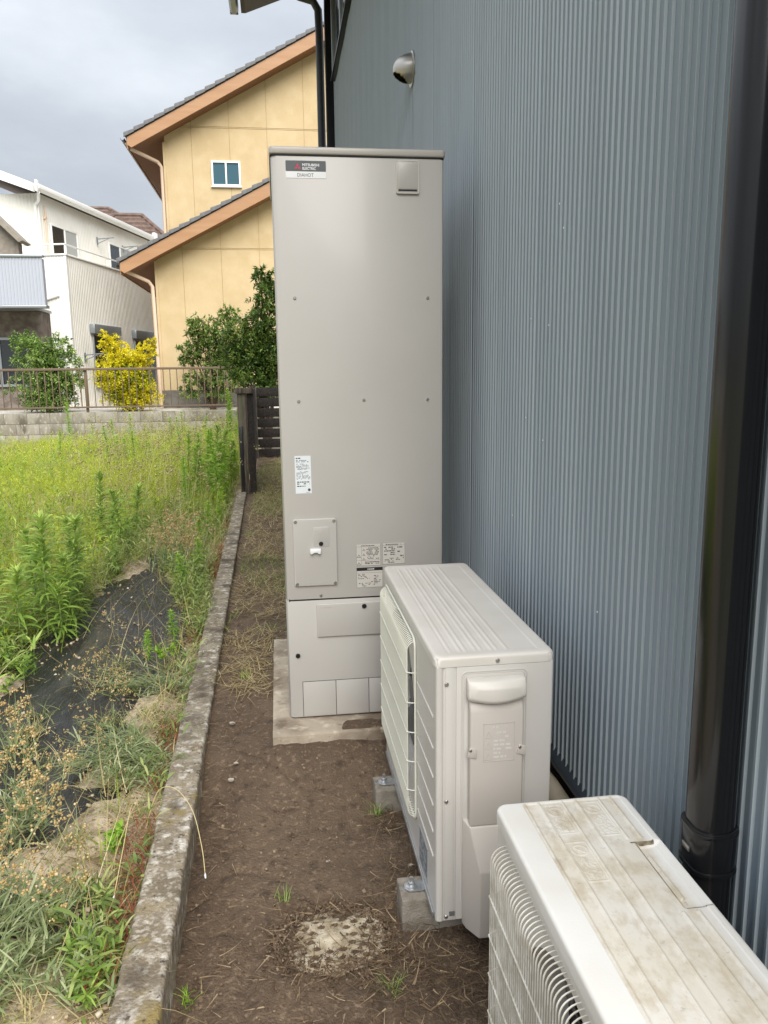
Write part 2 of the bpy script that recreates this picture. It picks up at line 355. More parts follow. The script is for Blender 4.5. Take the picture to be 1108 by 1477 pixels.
inslab = (X > -.055) & (X < .74) & (Y > -.125) & (Y < .98)
Z = np.where(inslab & (cover <= 0), np.minimum(Z, -.03), Z)
props(gridmesh('bare_soil', X, Y, Z, M_soil), kind='structure')
xs = np.concatenate([np.arange(-16, -2.2, .16), np.arange(-2.2, -.36, .02)]); ys = np.concatenate([np.arange(-3.4, 4, .03), np.arange(4, 14.55, .1)])
X, Y = np.meshgrid(xs, ys)
props(gridmesh('field_soil', X, Y, fieldz(X, Y), M_sand), kind='structure')
g = MB(); g.box(-40, 40, 14.66, 80, -.4, .585)
props(g.build('gravel_yard', M_gravel), kind='structure')

# black mulch film lying on the field
xs = np.arange(-1.55, -.46, .014); ys = np.arange(-1.35, 6.9, .018); X, Y = np.meshgrid(xs, ys)
wr = fbm(X*1.0+Y*.35, Y*.18, 3, 16)
Z = -.072+.012*fbm(X, Y, 3, 2)+.012*wr+.004*fbm(X*1.0+Y*.35, Y*.25, 2, 60)
edge = .10*fbm(X*.2, Y, 3, 2.2)
lft = -1.42+.30*np.clip((Y-1.2)/2.2, 0, 1)+.10*np.clip((.3-Y), 0, 1); rgt = -.55-.45*np.clip((Y-1.6)/1.8, 0, 1)+.02
keep = (X > lft+edge) & (X < rgt+edge*.8) & ~((Y > -.28) & (Y < .02) & (X > -.74+edge)) & (Y > -1.05+edge) & ~((Y > 3.55+edge) & (Y < 3.75+edge)) & ~((Y > 4.9+edge) & (Y < 5.4+edge))
kf = keep[:-1, :-1] & keep[1:, 1:] & keep[:-1, 1:] & keep[1:, :-1]
props(gridmesh('mulch_film', X, Y, Z, M_mulch, keep=kf), 'wrinkled black plastic mulch film torn and half buried in the field', 'plastic sheet')

# low concrete boundary wall
ky = np.arange(-3.3, 6.32, .012); prof = []
r_ = .008
for u, z in ((0, -.30), (0, -.2), (0, -.1), (0, -.05), (0, -r_), (.003, -.003), (r_, 0)): prof.append((u, z))
for q in np.linspace(.014, .096, 12): prof.append((q, 0))
for u, z in ((.110-r_, 0), (.107, -.003), (.110, -r_), (.110, -.03), (.110, -.06), (.110, -.09), (.110, -.14), (.110, -.30)): prof.append((u, z))
prof = np.array(prof); U, YY = np.meshgrid(prof[:, 0], ky); ZZ, _ = np.meshgrid(prof[:, 1], ky)
n1 = fbm(U*1.0+ZZ, YY, 4, 12); n2 = fbm(U+ZZ, YY, 2, 70)
XX = kerbx(YY)-.110+U+np.where(U < .005, -1, 1)*np.where((U < .005) | (U > .1), 1, 0)*(.005*n1+.002*n2)
ZZ2 = ZZ+np.where(ZZ > -.01, .005*n1+.0022*n2, 0)
kt = thing('low_boundary_wall', (-.40, 1.5, -.3), 'low weathered concrete kerb wall blotched with pale lichen along the dirt path', 'low wall')
gridmesh('coping', XX, YY, ZZ2, M_kerb, kt)

# ================================================================== GREY HOUSE (right)
WX = .80; ZB = .225; ZT = 6.15
gh = thing('grey_house', (WX+.1, 2, -.3), 'house clad in ribbed blue grey steel siding beside the equipment', 'house')
PITCH = .0335; RIBS = 12; y0 = -2.612; k = 0
def sidemesh():
    v = []; f = []; prof = []
    for i in range(RIBS):
        b = i*PITCH
        prof += [(b, 0), (b+.0213, 0), (b+.0226, .0052), (b+.0233, .0057), (b+.0292, .0057), (b+.0299, .0052), (b+.0312, 0)]
    prof.append((RIBS*PITCH-.0006, 0))
    prof = [(-.004, .0012), (-.0012, .0012)] + prof
    n = len(prof)
    for z in (0, ZT-ZB):
        for y, h in prof: v.append((-h, y, z))
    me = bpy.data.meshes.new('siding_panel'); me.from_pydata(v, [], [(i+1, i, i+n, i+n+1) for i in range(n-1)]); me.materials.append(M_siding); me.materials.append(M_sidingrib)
    for i in range(n-1):      # light catching the rising flank of each rib, painted in as a paler colour
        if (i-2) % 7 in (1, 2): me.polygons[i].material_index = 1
    me.shade_smooth(); me.set_sharp_from_angle(angle=R(20)); return me
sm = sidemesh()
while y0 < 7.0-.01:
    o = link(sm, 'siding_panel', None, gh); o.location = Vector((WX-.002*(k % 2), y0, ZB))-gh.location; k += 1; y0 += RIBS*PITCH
g = MB(); g.box(WX+.004, WX+.3, -2.62, 7.02, ZB-.02, 6.3); g.build('wall_core', M_flash, gh)
g = MB(); g.box(WX-.014, WX+.02, -2.62, 7.02, ZB-.035, ZB-.012); g.prism([(WX-.014, ZB-.012), (WX+.003, ZB-.012), (WX+.003, ZB+.02)], -2.62, 7.02); g.build('base_flashing', M_flash, gh, bevel=.002)
g = MB(); g.box(WX+.035, WX+.28, -2.60, 7.0, -.4, ZB-.04); g.build('foundation', M_found, gh)
g = MB(); g.box(WX-.03, WX+.32, -2.70, -2.625, -.3, 6.3); g.build('corner_trim', M_trim, gh, bevel=.006)  # unseen near corner: wall and eave cut short to let the sun in
g = MB(); g.box(WX-.10, WX+.05, 7.03, 7.13, -.3, 6.3); g.build('corner_trim', M_trim, gh, bevel=.006)
# upstairs window on the far end of the wall
wn = MB(); wy0, wy1, wz0, wz1 = 4.75, 6.78, 4.79, 5.9
wn.box(WX-.045, WX+.01, wy0, wy1, wz0-.03, wz0+.035); wn.box(WX-.045, WX+.01, wy0, wy1, wz1-.04, wz1+.03)
wn.box(WX-.045, WX+.01, wy0, wy0+.05, wz0+.035, wz1-.04); wn.box(WX-.045, WX+.01, wy1-.05, wy1, wz0+.035, wz1-.04); wn.box(WX-.035, WX+.01, 5.73, 5.80, wz0+.036, wz1-.041)
wo = wn.build('window', M_alu, gh, bevel=.004)
g = MB(); g.box(WX-.015, WX+.012, wy0+.045, wy1-.045, wz0+.03, wz1-.035); g.build('pane', M_gdark, wo)
g = MB(); g.box(WX-.06, WX-.0, wy0-.03, wy1+.03, wz0-.055, wz0-.033); g.build('sill', M_trim, wo, bevel=.003)
# eave with gutter
g = MB(); sl_ = .39
def roofz(x): return 5.60+(x+.22)*sl_
g.prism([(-.22, 5.60), (1.6, roofz(1.6)), (1.6, roofz(1.6)+.16), (-.27, 5.60+.13), (-.27, 5.60+.0)], -3.0, 7.25); g.build('eave', M_eave, gh)
g = MB(); pts = [(-.30, 5.70), (-.305, 5.64), (-.33, 5.61), (-.38, 5.61), (-.405, 5.64), (-.41, 5.72), (-.40, 5.72), (-.395, 5.65), (-.375, 5.625), (-.335, 5.625), (-.315, 5.65), (-.31, 5.70)]
g.prism(pts, -3.0, 7.32); g.box(-.405, -.305, 7.32, 7.325, 5.61, 5.70); g.build('gutter', M_alu, gh)
# far downpipe and its elbow
g = MB(); g.tube([(.30, 7.22, 5.86), (.42, 7.22, 5.80), (.58, 7.22, 5.76), (.64, 7.22, 5.66), (.648, 7.22, 5.4), (.648, 7.22, -.2)], .048, 12); fp = g.build('downpipe', M_pipe2, gh, smooth=True)
for z in (4.05, 2.2): g = MB(); g.box(.59, .72, 7.165, 7.275, z, z+.035); g.build('pipe_bracket', M_pipe2, fp, bevel=.008)
# big black downpipe beside the old unit
dp = MB(); px, py = .750, -1.762
dp.prism([(px+q[0], py+q[1]) for q in rrect(-.038, .038, -.041, .041, .030, 6)], -.12, 6.0, 'z'); dpo = dp.build('downpipe', M_pipe, gh, smooth=True)
g = MB(); g.prism([(px+q[0], py+q[1]) for q in rrect(-.042, .042, -.045, .045, .032, 6)], .47, .56, 'z'); co = g.build('pipe_collar', M_pipe, dpo, bevel=.003)
for zz in (.475, .549):
    g = MB(); g.prism([(px+q[0], py+q[1]) for q in rrect(-.044, .044, -.047, .047, .033, 6)], zz, zz+.008, 'z'); g.build('collar_bead', M_pipe, co, bevel=.0015)
g = MB(); g.box(px-.0445, px-.040, py-.010, py+.014, .508, .518); g.build('collar_clip', M_screw, co, bevel=.001)
# stainless vent hood: round flange and half-dome facing down
hx, hy, hz, hr = WX-.002, 1.60, 3.02, .078
g = MB(); g.disc((hx-.004, hy, hz), .090, .010, 'x', 28); hd = g.build('vent_hood', M_stainless, gh, smooth=True)
v = []; f = []; nu, nv = 36, 22
for i in range(nu+1):
    al = 2*math.pi*i/nu
    for j in range(nv+1):
        be = math.pi/2*j/nv                 # 0 at the flange, 90 degrees at the nose
        v.append((hx-.010-.100*math.sin(be), hy+.074*math.cos(be)**.8*math.cos(al), hz+.004+.076*math.cos(be)**.8*math.sin(al)-.012*math.sin(be)))
def openmouth(p): return (p[2]-hz) < -.082+.62*(hx-.010-p[0])
for i in range(nu):
    for j in range(nv):
        q = (i*(nv+1)+j, (i+1)*(nv+1)+j, (i+1)*(nv+1)+j+1, i*(nv+1)+j+1)
        if not all(openmouth(v[k_]) for k_ in q): f.append(q)
g = MB(); g.add(v, f); do = g.build('dome', M_stainless, hd, smooth=True)
sf = do.modifiers.new('thick', 'SOLIDIFY'); sf.thickness = .002
g = MB(); g.disc((hx-.012, hy, hz), .066, .004, 'x', 20); g.build('dark_opening', M_dark, hd)
# pale rain streak below the hood
g = MB(); g.box(WX-.0064, WX-.0059, hy-.004, hy+.004, 1.9, hz-.09); g.build('rain_streak', M_stain, gh)
for y_, z_ in ((-1.475, 1.830), (-1.19, 1.535), (-1.395, 1.505), (-1.36, 1.165), (-1.15, 1.225), (-1.92, .76), (-.99, .88), (-1.52, 1.76)):
    g = MB(); g.disc((WX-.0075, y_, z_), .0028, .0016, 'x', 7); o = g.build('speck', M_white, gh, smooth=True); o.scale = (1, .8, 1)
# insulated pipe along the foundation
pp = thing('insulated_pipe', (.77, -.9, .08), 'beige taped pipe running low along the grey house foundation', 'pipe')
g = MB(); g.tube([(.75, -.25, .02), (.765, -.5, .10), (.765, -.9, .14), (.765, -1.5, .13), (.765, -2.3, .12)], .032, 12); g.build('pipe_run', M_insul, pp, smooth=True)
for yy in (-.75, -1.15): g = MB(); g.tube([(.765, yy-.012, .135), (.765, yy+.012, .135)], .036, 12); g.build('clamp', M_insul, pp, smooth=True)

# ================================================================== WATER HEATER TANK
sb = thing('concrete_slab', (.3, .4, -.1), 'pale concrete pad under the tall water heater cabinet', 'slab')
xs = np.arange(-.068, .74, .012); ys = np.arange(-.14, 1.0, .012); X, Y = np.meshgrid(xs, ys)
d = np.minimum(np.minimum(X+.068, Y+.14), np.minimum(.74-X, 1.0-Y))
Z = .0+.004*fbm(X, Y, 4, 12)-.006*np.clip(1-d/.012, 0, 1)**2
gridmesh('top_face', X+.004*fbm(X, Y, 3, 8), Y+.004*fbm(Y, X, 3, 8), Z-.003, M_conc, sb)
g = MB(); g.box(-.069, .735, -.141, .99, -.16, -.006); g.build('slab_side', M_conc, sb, bevel=.003)

tk = thing('water_heater', (.315, .38, 0), 'tall grey beige hot water tank cabinet standing on the concrete pad', 'water heater')
TW, TD, TH = .63, .76, 2.145
SEAM = .494
g = MB(); g.prism(rrect(.004, TW-.004, .004, TD, .018, 5), .012, TH, 'z'); g.build('cabinet', M_tank, tk, smooth=True)
# front panels wrap round the corners: upper and lower
def frontpanel(z0, z1, name):
    g = MB(); P = [(0, .10), (0, .022), (.006, .006), (.022, 0), (TW-.014, 0), (TW-.004, .004), (TW, .014), (TW, .10), (TW-.01, .10), (TW-.01, .012), (.012, .012), (.012, .10)]
    g.prism(P, z0, z1, 'z'); return g.build(name, M_tank, tk, bevel=.0022, seg=2, ang=50)
fu = frontpanel(SEAM+.003, TH-.004, 'upper_panel'); fl = frontpanel(.004, SEAM-.003, 'lower_panel')
g = MB(); g.box(.012, TW-.012, .003, .02, SEAM-.006, SEAM+.006); g.build('panel_seam', M_gap, tk)
# cap: rounded lid with small overhang
g = MB(); g.prism(rrect(-.006, TW+.006, -.007, TD+.006, .016, 5), TH+.001, 2.172, 'z'); cp = g.build('cap', M_cap, tk, bevel=.006, seg=3)
g = MB(); g.prism(rrect(-.002, TW+.002, -.003, TD+.002, .016, 5), TH-.003, TH+.002, 'z'); g.build('cap_gap', M_gap, tk)
def screw(parent, x, y, z, r=.0058, axis='y', m=M_screw):
    g = MB(); g.disc((x, y, z), r, r*.7, axis, 12); return g.build('screw', m, parent, smooth=True)
for x, z in ((.071, 1.648), (.569, 1.649), (.074, 1.271), (.321, 1.273), (.568, 1.271), (.138, .510)): screw(tk, x, 0, z)
# logo plate
g = MB(); g.prism(rrect(.053, .197, 2.066, 2.0885, .003), -.0012, .0002); lp = g.build('name_plate', M_white, tk)
g = MB(); g.prism(rrect(.053, .197, 2.0887, 2.125, .003), -.0012, .0002); g.build('plate_header', M_stickergrey, lp)
cx, cz, rr = .0955, 2.1035, .0125
for a0 in (90, 210, 330):
    a_ = R(a0); b1, b2 = a_+R(30), a_-R(30); h = rr/math.sqrt(3)*1.0
    g = MB(); g.prism([(cx, cz), (cx+h*math.cos(b2), cz+h*math.sin(b2)), (cx+rr*math.cos(a_), cz+rr*math.sin(a_)), (cx+h*math.cos(b1), cz+h*math.sin(b1))], -.0016, -.0011); g.build('diamond_mark', M_red, lp)
text('lettering', 'MITSUBISHI', .0125, M_white, lp, (.113, -.0014, 2.1065), .060, bold=.0003)
text('lettering', 'ELECTRIC', .0125, M_white, lp, (.113, -.0014, 2.0945), .048, bold=.0003)
text('lettering', 'DIAHOT', .017, M_print, lp, (.0945, -.0014, 2.0708), .058)
def framebead(x0, x1, z0, z1, r, y, wdt, hgt, parent, name, m):
    P = rrect(x0, x1, z0, z1, r, 6); g = MB(); g.tube([(p[0], y, p[1]) for p in P+[P[0], P[1]]], wdt, 6, cap=False); return g.build(name, m, parent, smooth=True)
# vent plate
g = MB(); g.prism(rrect(.452, .537, 2.018, 2.132, .006), -.008, .001); vp = g.build('vent_plate', M_tank, tk, bevel=.0015)
g = MB(); g.prism(rrect(.4600, .5290, 2.0345, 2.1235, .002), -.0095, -.007); g.build('vent_cover', M_tank, vp, bevel=.0008)
framebead(.4535, .5355, 2.0195, 2.1305, .006, -.008, .0017, 0, vp, 'vent_rim', M_aclid)
g = MB(); g.box(.460, .529, -.0086, -.0078, 2.0265, 2.0325); g.build('vent_slot', M_gap, vp)
# fine print helper: rows of small marks (flat print)
def fineprint(x0, x1, z0, z1, rows, y, parent, m=M_print, dens=.72, seed=1, name='fine_print'):
    rg = random.Random(seed); g = MB(); h = (z1-z0)/rows
    for i in range(rows):
        z = z1-(i+.5)*h; x = x0; end = x0+(x1-x0)*(rg.uniform(.55, 1) if rg.random() < .45 else 1)
        while x < end:
            l = rg.uniform(.25, 1.0)*h*1.5
            if rg.random() < dens: g.box(x, min(end, x+l), y-.0002, y, z-h*.26, z+h*.26)
            x += l+h*.28
    return g.build(name, m, parent)
# rating label (bluish white)
g = MB(); g.prism([(.052, .920), (.1135, .920), (.1125, 1.065), (.0515, 1.065)], -.0008, .0002); rl = g.build('rating_label', M_sticker, tk)
fineprint(.056, .078, 1.052, 1.060, 1, -.0009, rl, M_black, .9, 3); fineprint(.056, .104, 1.040, 1.050, 2, -.0009, rl, M_print, .75, 2)
fineprint(.057, .109, 1.012, 1.036, 6, -.0009, rl, M_print, .62, 4); fineprint(.057, .109, .974, 1.006, 8, -.0009, rl, M_print, .68, 5)
fineprint(.058, .106, .954, .968, 2, -.0009, rl, M_black, .5, 6); fineprint(.058, .111, .945, .952, 1, -.0009, rl, M_black, .95, 7); fineprint(.090, .111, .923, .926, 1, -.0009, rl, M_print, .6, 8)
g = MB(); g.prism([(.104+.0055*math.cos(t), .934+.0055*math.sin(t)) for t in np.linspace(0, 6.28, 17)[:-1]], -.001, -.0007); g.build('round_mark', M_print, rl)
# electrical hatch
g = MB(); g.prism(rrect(.036, .205, .553, .821, .008), -.010, .001); ht = g.build('hatch', M_tank, tk, bevel=.003, seg=3)
for x, z in ((.046, .811), (.195, .811), (.046, .563), (.195, .563)): screw(ht, x, -.010, z, .0062)
g = MB(); g.prism(rrect(.113, .176, .711, .788, .005), -.0116, -.0095); ib = g.build('inner_lid', M_tank, ht, bevel=.0009)
g = MB(); g.disc((.143, -.0112, .722), .0085, .006, 'y', 16); g.build('plug', M_blackplastic, ib, smooth=True)
g = MB(); P = [(.100, .704), (.142, .704), (.142, .684), (.133, .682), (.127, .688), (.115, .688), (.109, .682), (.100, .684)]; g.prism(P, -.024, -.0098); g.build('handle', M_white, ht, bevel=.0025)
g = MB(); P = rrect(.066, .180, .566, .688, .002); Q = rrect(.0672, .1788, .5672, .6868, .0015)
for (a0, a1, b0, b1) in ((.066, .180, .6868, .688), (.066, .180, .566, .5672), (.066, .0672, .5672, .6868), (.1788, .180, .5672, .6868)): g.box(a0, a1, -.0106, -.0098, b0, b1)
g.build('embossed_frame', M_tank, ht)
fineprint(.118, .171, .755, .775, 3, -.0117, ib, M_cap, .5, 9, 'embossed_text')
# warning labels
def warnlabel(x0, x1, z0, z1, header, seed, name, tri, m=M_stickerbeige):
    g = MB(); g.box(x0, x1, -.0007, .0002, z0, z1); o = g.build(name, m, tk)
    zt = z1
    if header:
        g = MB(); g.box(x0, x1, -.0011, -.0006, z1-header, z1); hh = g.build('label_header', M_black, o); zt = z1-header
        fineprint(x0+.02, x1-.02, z1-header*.8, z1-header*.25, 1, -.0012, hh, M_white, .8, seed+5)
    else: fineprint(x0+.012, x1-.015, z1-.0075, z1-.002, 1, -.0009, o, M_print, .85, seed+3)
    g = MB(); t = .0007
    for a0, a1, b0, b1 in ((x0, x1, z0, z0+t), (x0, x1, zt-.009, zt-.009+t), (x0, x0+t, z0, zt), (x1-t, x1, z0, zt)): g.box(a0, a1, -.0009, -.0006, b0, b1)
    if tri:
        g.box(x0+.020, x0+.020+t, -.0009, -.0006, z0, zt-.009); g.box(x0, x1, -.0009, -.0006, z0+.022, z0+.022+t)
    g.build('label_rules', M_print, o)
    if tri:
        for tx, tz, s_ in ((x0+.010, z0+.040, .008), (x0+.010, z0+.009, .008), (x0+.030, z0+.065, .006), (x0+.030, z0+.045, .006), (x0+.030, z0+.028, .006)):
            g = MB(); g.prism([(tx-s_, tz-s_*.7), (tx+s_, tz-s_*.7), (tx, tz+s_*.8)], -.001, -.0006); w_ = g.build('warning_triangle', M_print, o)
            g = MB(); g.prism([(tx-s_*.6, tz-s_*.5), (tx+s_*.6, tz-s_*.5), (tx, tz+s_*.45)], -.0013, -.0009); g.build('triangle_inside', m, w_)
        fineprint(x0+.040, x1-.006, z0+.026, zt-.012, 9, -.0009, o, M_print, .72, seed); fineprint(x0+.034, x1-.006, z0+.006, z0+.018, 2, -.0009, o, M_black, .8, seed+1)
    else:
        fineprint(x0+.006, x0+(x1-x0)*.56, z0+.035, zt-.012, 5, -.0009, o, M_print, .7, seed); fineprint(x0+(x1-x0)*.66, x1-.005, z0+.02, zt-.012, 6, -.0009, o, M_print, .5, seed+1); fineprint(x0+.008, x1-.02, z0+.004, z0+.026, 4, -.0009, o, M_print, .42, seed+2)
    return o
warnlabel(.281, .378, .623, .709, 0, 11, 'warning_label', True)
warnlabel(.386, .475, .626, .710, 0, 21, 'notice_label', False)
warnlabel(.281, .385, .534, .616, .013, 31, 'caution_label', False)
# lower panel: access cover, plugs, knockouts
g = MB(); g.prism(rrect(.119, .520, .341, .477, .007), -.009, .001); ac_ = g.build('access_cover', M_tank, tk, bevel=.003, seg=3)
fineprint(.135, .18, .458, .466, 1, -.0092, ac_, M_cap, .9, 15, 'embossed_text')
g = MB(); g.disc((.308, -.009, .461), .0095, .006, 'y', 16); g.build('plug', M_blackplastic, ac_, smooth=True)
g = MB(); g.disc((.040, 0, .266), .0095, .007, 'y', 16); g.build('plug', M_blackplastic, tk, smooth=True)
for i in range(4):
    x0 = .0545+i*.1335; x1 = x0+.1335
    g = MB(); t = .0016; zt = .154
    g.box(x0, x0+t, -.0009, .001, .006, zt); g.box(x0, x1, -.0009, .001, zt, zt+t)
    if i == 3: g.box(x1-t, x1, -.0009, .001, .006, zt)
    g.build('knockout_line', M_gap if i < 4 else None, tk)
    g = MB(); g.box(x0+.003, x1-.001, -.0012, .001, .008, zt-.0012); g.build('knockout_plate', M_tank, tk, bevel=.0008)
# legs
for x in (.06, .56):
    for y in (.09, .68): g = MB(); g.box(x-.03, x+.03, y-.03, y+.03, -.002, .014); g.build('foot', M_cap, tk)

# ================================================================== OUTDOOR UNITS
def lidfield(u1, v1, f, r, du, dv, skirt, name, m, parent, org):
    """moulded lid: height field over a rounded rectangle with a rolled edge and a skirt"""
    us = np.linspace(0, u1, int(u1/du)+1); vs = np.linspace(0, v1, int(v1/dv)+1)
    # denser near the edges
    extra = np.array([.0006, .0016, .003, .005]); us = np.unique(np.round(np.concatenate([us, extra, u1-extra]), 5)); vs = np.unique(np.round(np.concatenate([vs, extra, v1-extra]), 5))
    U, V = np.meshgrid(us, vs)
    qx = np.abs(U-u1/2)-(u1/2-r); qy = np.abs(V-v1/2)-(v1/2-r)
    l = np.hypot(np.maximum(qx, 0), np.maximum(qy, 0)); both = (qx > 0) & (qy > 0) & (l > r)
    k = np.where(both, r/np.maximum(l, 1e-9), 1)
    U2 = u1/2+np.sign(U-u1/2)*np.where(both, (u1/2-r)+qx*k, np.abs(U-u1/2)); V2 = v1/2+np.sign(V-v1/2)*np.where(both, (v1/2-r)+qy*k, np.abs(V-v1/2))
    qx = np.abs(U2-u1/2)-(u1/2-r); qy = np.abs(V2-v1/2)-(v1/2-r)
    d = np.clip(r-(np.hypot(np.maximum(qx, 0), np.maximum(qy, 0))+np.minimum(np.maximum(qx, qy), 0)), 0, None)
    e = .009; dd = np.clip(d/e, 0, 1); Z = f(U2, V2)*np.clip((d-.004)/.01, 0, 1)-e*(1-np.sqrt(np.clip(1-(1-dd)**2, 0, 1)))
    # skirt ring
    ny, nx = U2.shape
    A = np.pad(U2, 1, 'edge'); B = np.pad(V2, 1, 'edge'); Cz = np.pad(Z, 1, 'edge'); Cz[0, :] = Cz[-1, :] = -skirt; Cz[:, 0] = Cz[:, -1] = -skirt
    return gridmesh(name, A+org[0], B+org[1], Cz+org[2], m, parent)
def wires(g, x, dep, y0, y1, z0, z1, pitch, r, hz, rc=.035):
    """wire basket standing off the panel at x by dep (towards -x)"""
    n = int((y1-y0)/pitch)
    for i in range(n+1):
        y = y0+(y1-y0)*i/n; e = 0
        g.tube([(x, y, z1)]+[(x-dep*math.sin(R(q)), y, z1-dep*(1-math.cos(R(q)))) for q in (15, 30, 45, 60, 75, 90)]+[(x-dep*math.sin(R(q)), y, z0+dep*(1-math.cos(R(q)))) for q in (90, 75, 60, 45, 30, 15)]+[(x, y, z0)], r, 5, cap=False)
    for z in hz:
        g.tube([(x, y0-.012, z), (x-dep*.6, y0-.010, z), (x-dep-.0022, y0-.002, z), (x-dep-.0022, (y0+y1)/2, z), (x-dep-.0022, y1+.002, z), (x-dep*.6, y1+.010, z), (x, y1+.012, z)], r*1.15, 5, cap=False)
def fan(parent, x, cy, cz, rad):
    g = MB(); g.tube([(x+.03, cy, cz), (x, cy, cz)], [.05, .042], 16); hb = g.build('fan_hub', M_fan, parent, smooth=True)
    for b in range(3):
        v = []; f = []
        for i in range(7):
            for j in range(5):
                rr_ = .045+(rad-.05)*i/6; an = R(b*120+14*j*(1+.4*i/6)+10*i/6); v.append((x+.045-.012*j+.01*math.sin(i), cy+rr_*math.cos(an), cz+rr_*math.sin(an)))
        for i in range(6):
            for j in range(4): f.append((i*5+j, i*5+j+1, (i+1)*5+j+1, (i+1)*5+j))
        g = MB(); g.add(v, f); o = g.build('fan_blade', M_fan, hb, smooth=True); md = o.modifiers.new('thick', 'SOLIDIFY'); md.thickness = .003
def unit_body(root, ax, ay, az, W, D, H, hole, m, name='casing'):
    """casing with an open round fan mouth on the -x face"""
    hy, hz, hr = hole; g = MB(); k = 40; v = []; f = []
    # front sheet with a round hole: ring of radial quads out to the rectangle
    for i in range(k):
        a_ = 2*math.pi*i/k; c, s_ = math.cos(a_), math.sin(a_)
        tt = min([q for q in (((ay+D-hy)/c if c > 1e-6 else 1e9), ((ay-hy)/c if c < -1e-6 else 1e9), ((az+H-hz)/s_ if s_ > 1e-6 else 1e9), ((az-hz)/s_ if s_ < -1e-6 else 1e9))])
        v += [(ax, hy+hr*c, hz+hr*s_), (ax, hy+tt*c, hz+tt*s_), (ax+.09, hy+hr*.97*c, hz+hr*.97*s_)]
    for i in range(k):
        j = (i+1) % k; f += [(3*i, 3*i+1, 3*j+1, 3*j), (3*i+2, 3*i, 3*j, 3*j+2)]
    for cy_ in (ay, ay+D):
        for cz_ in (az, az+H):
            # fill the corner triangles
            i0 = min(range(k), key=lambda i: (v[3*i+1][1]-cy_)**2+(v[3*i+1][2]-cz_)**2)
            n = len(v); v.append((ax, cy_, cz_))
            for j in (i0-1, i0):
                p1 = 3*(j % k)+1; p2 = 3*((j+1) % k)+1; f.append((n, p1, p2))
    g.add(v, f); fr = g.build('front_sheet', m, root, smooth=True)
    g = MB(); g.prism(rrect(ax+.002, ax+W, ay, ay+D, .012, 4), az, az+H, 'z')
    # drop the -x side of that shell so the mouth is open: use separate walls instead
    g = MB(); g.box(ax+.001, ax+W, ay, ay+.004, az, az+H); g.box(ax+.001, ax+W, ay+D-.004, ay+D, az, az+H); g.box(ax+W-.004, ax+W, ay+.004, ay+D-.004, az, az+H); g.box(ax+.001, ax+W-.004, ay+.004, ay+D-.004, az, az+.004)
    g.build(name, m, root, bevel=.0012)
    g = MB(); g.box(ax+.092, ax+W-.01, ay+.01, ay+D-.01, az+.01, az+H-.01); g.build('cavity', M_dark, root)
    fan(root, ax+.035, hy, hz, hr*.95)
    return fr
# --- heat pump
AX, AY, AZ, AW, AD, AH = .357, -1.195, -.0385, .298, .93, .70
hp = thing('heat_pump', (AX+.15, AY+.46, AZ), 'clean light grey heat pump outdoor unit with cream wire fan guard on concrete blocks', 'outdoor unit')
unit_body(hp, AX, AY, AZ, AW, AD, AH, (AY+.57, AZ+.40, .262), M_ac)
def f1(u, v):
    z = np.zeros_like(u); inside = (v > .035) & (v < .90)
    for c in (.046, .072, .086, .112, .126, .152, .166, .192): 
        z = z+np.where((v > .045) & (v < .885), .0030*np.exp(-((u-c)/.0030)**2), 0)
    z = z-np.where((u > .038) & (u < .27) & inside, .0016, 0)
    return z
lid = lidfield(.306, .938, f1, .022, .003, .012, .026, 'lid', M_aclid, hp, (AX-.004, AY-.004, AZ+.724))
screw(lid, AX+.154, AY-.004, AZ+.709, .0055)
g = MB(); g.prism(rrect(AX-.001, AX+.020, AY-.004, AY+.02, .009, 4), AZ+.002, AZ+.697, 'z'); g.build('corner_post', M_ac, hp, smooth=True)
g = MB(); g.box(AX+.0225, AX+.045, AY-.003, AY, AZ+.003, AZ+.697); st = g.build('trim_strip', M_ac, hp, bevel=.0008)
for z in (.654, .340, .014): screw(st, AX+.026, AY-.003, AZ+z, .0052)
g = MB(); g.box(AX+.050, AX+.294, AY-.0045, AY, AZ+.004, AZ+.697); sp = g.build('side_panel', M_ac, hp, bevel=.0012)
# recessed frame round the handle
framebead(AX+.064, AX+.229, AZ+.05, AZ+.684, .014, AY-.0045, .0022, 0, sp, 'panel_bead', M_ac)
framebead(AX+.069, AX+.224, AZ+.05, AZ+.679, .011, AY-.0045, .0012, 0, sp, 'panel_bead', M_ac)
# side cover (service cover)
g = MB(); g.prism([(AY-.0045, AZ+.28), (AY-.030, AZ+.28), (AY-.030, AZ+.585), (AY-.018, AZ+.612), (AY-.0045, AZ+.622)], AX+.080, AX+.216, 'x'); sc = g.build('service_cover', M_acplastic, hp, bevel=.005, seg=3)
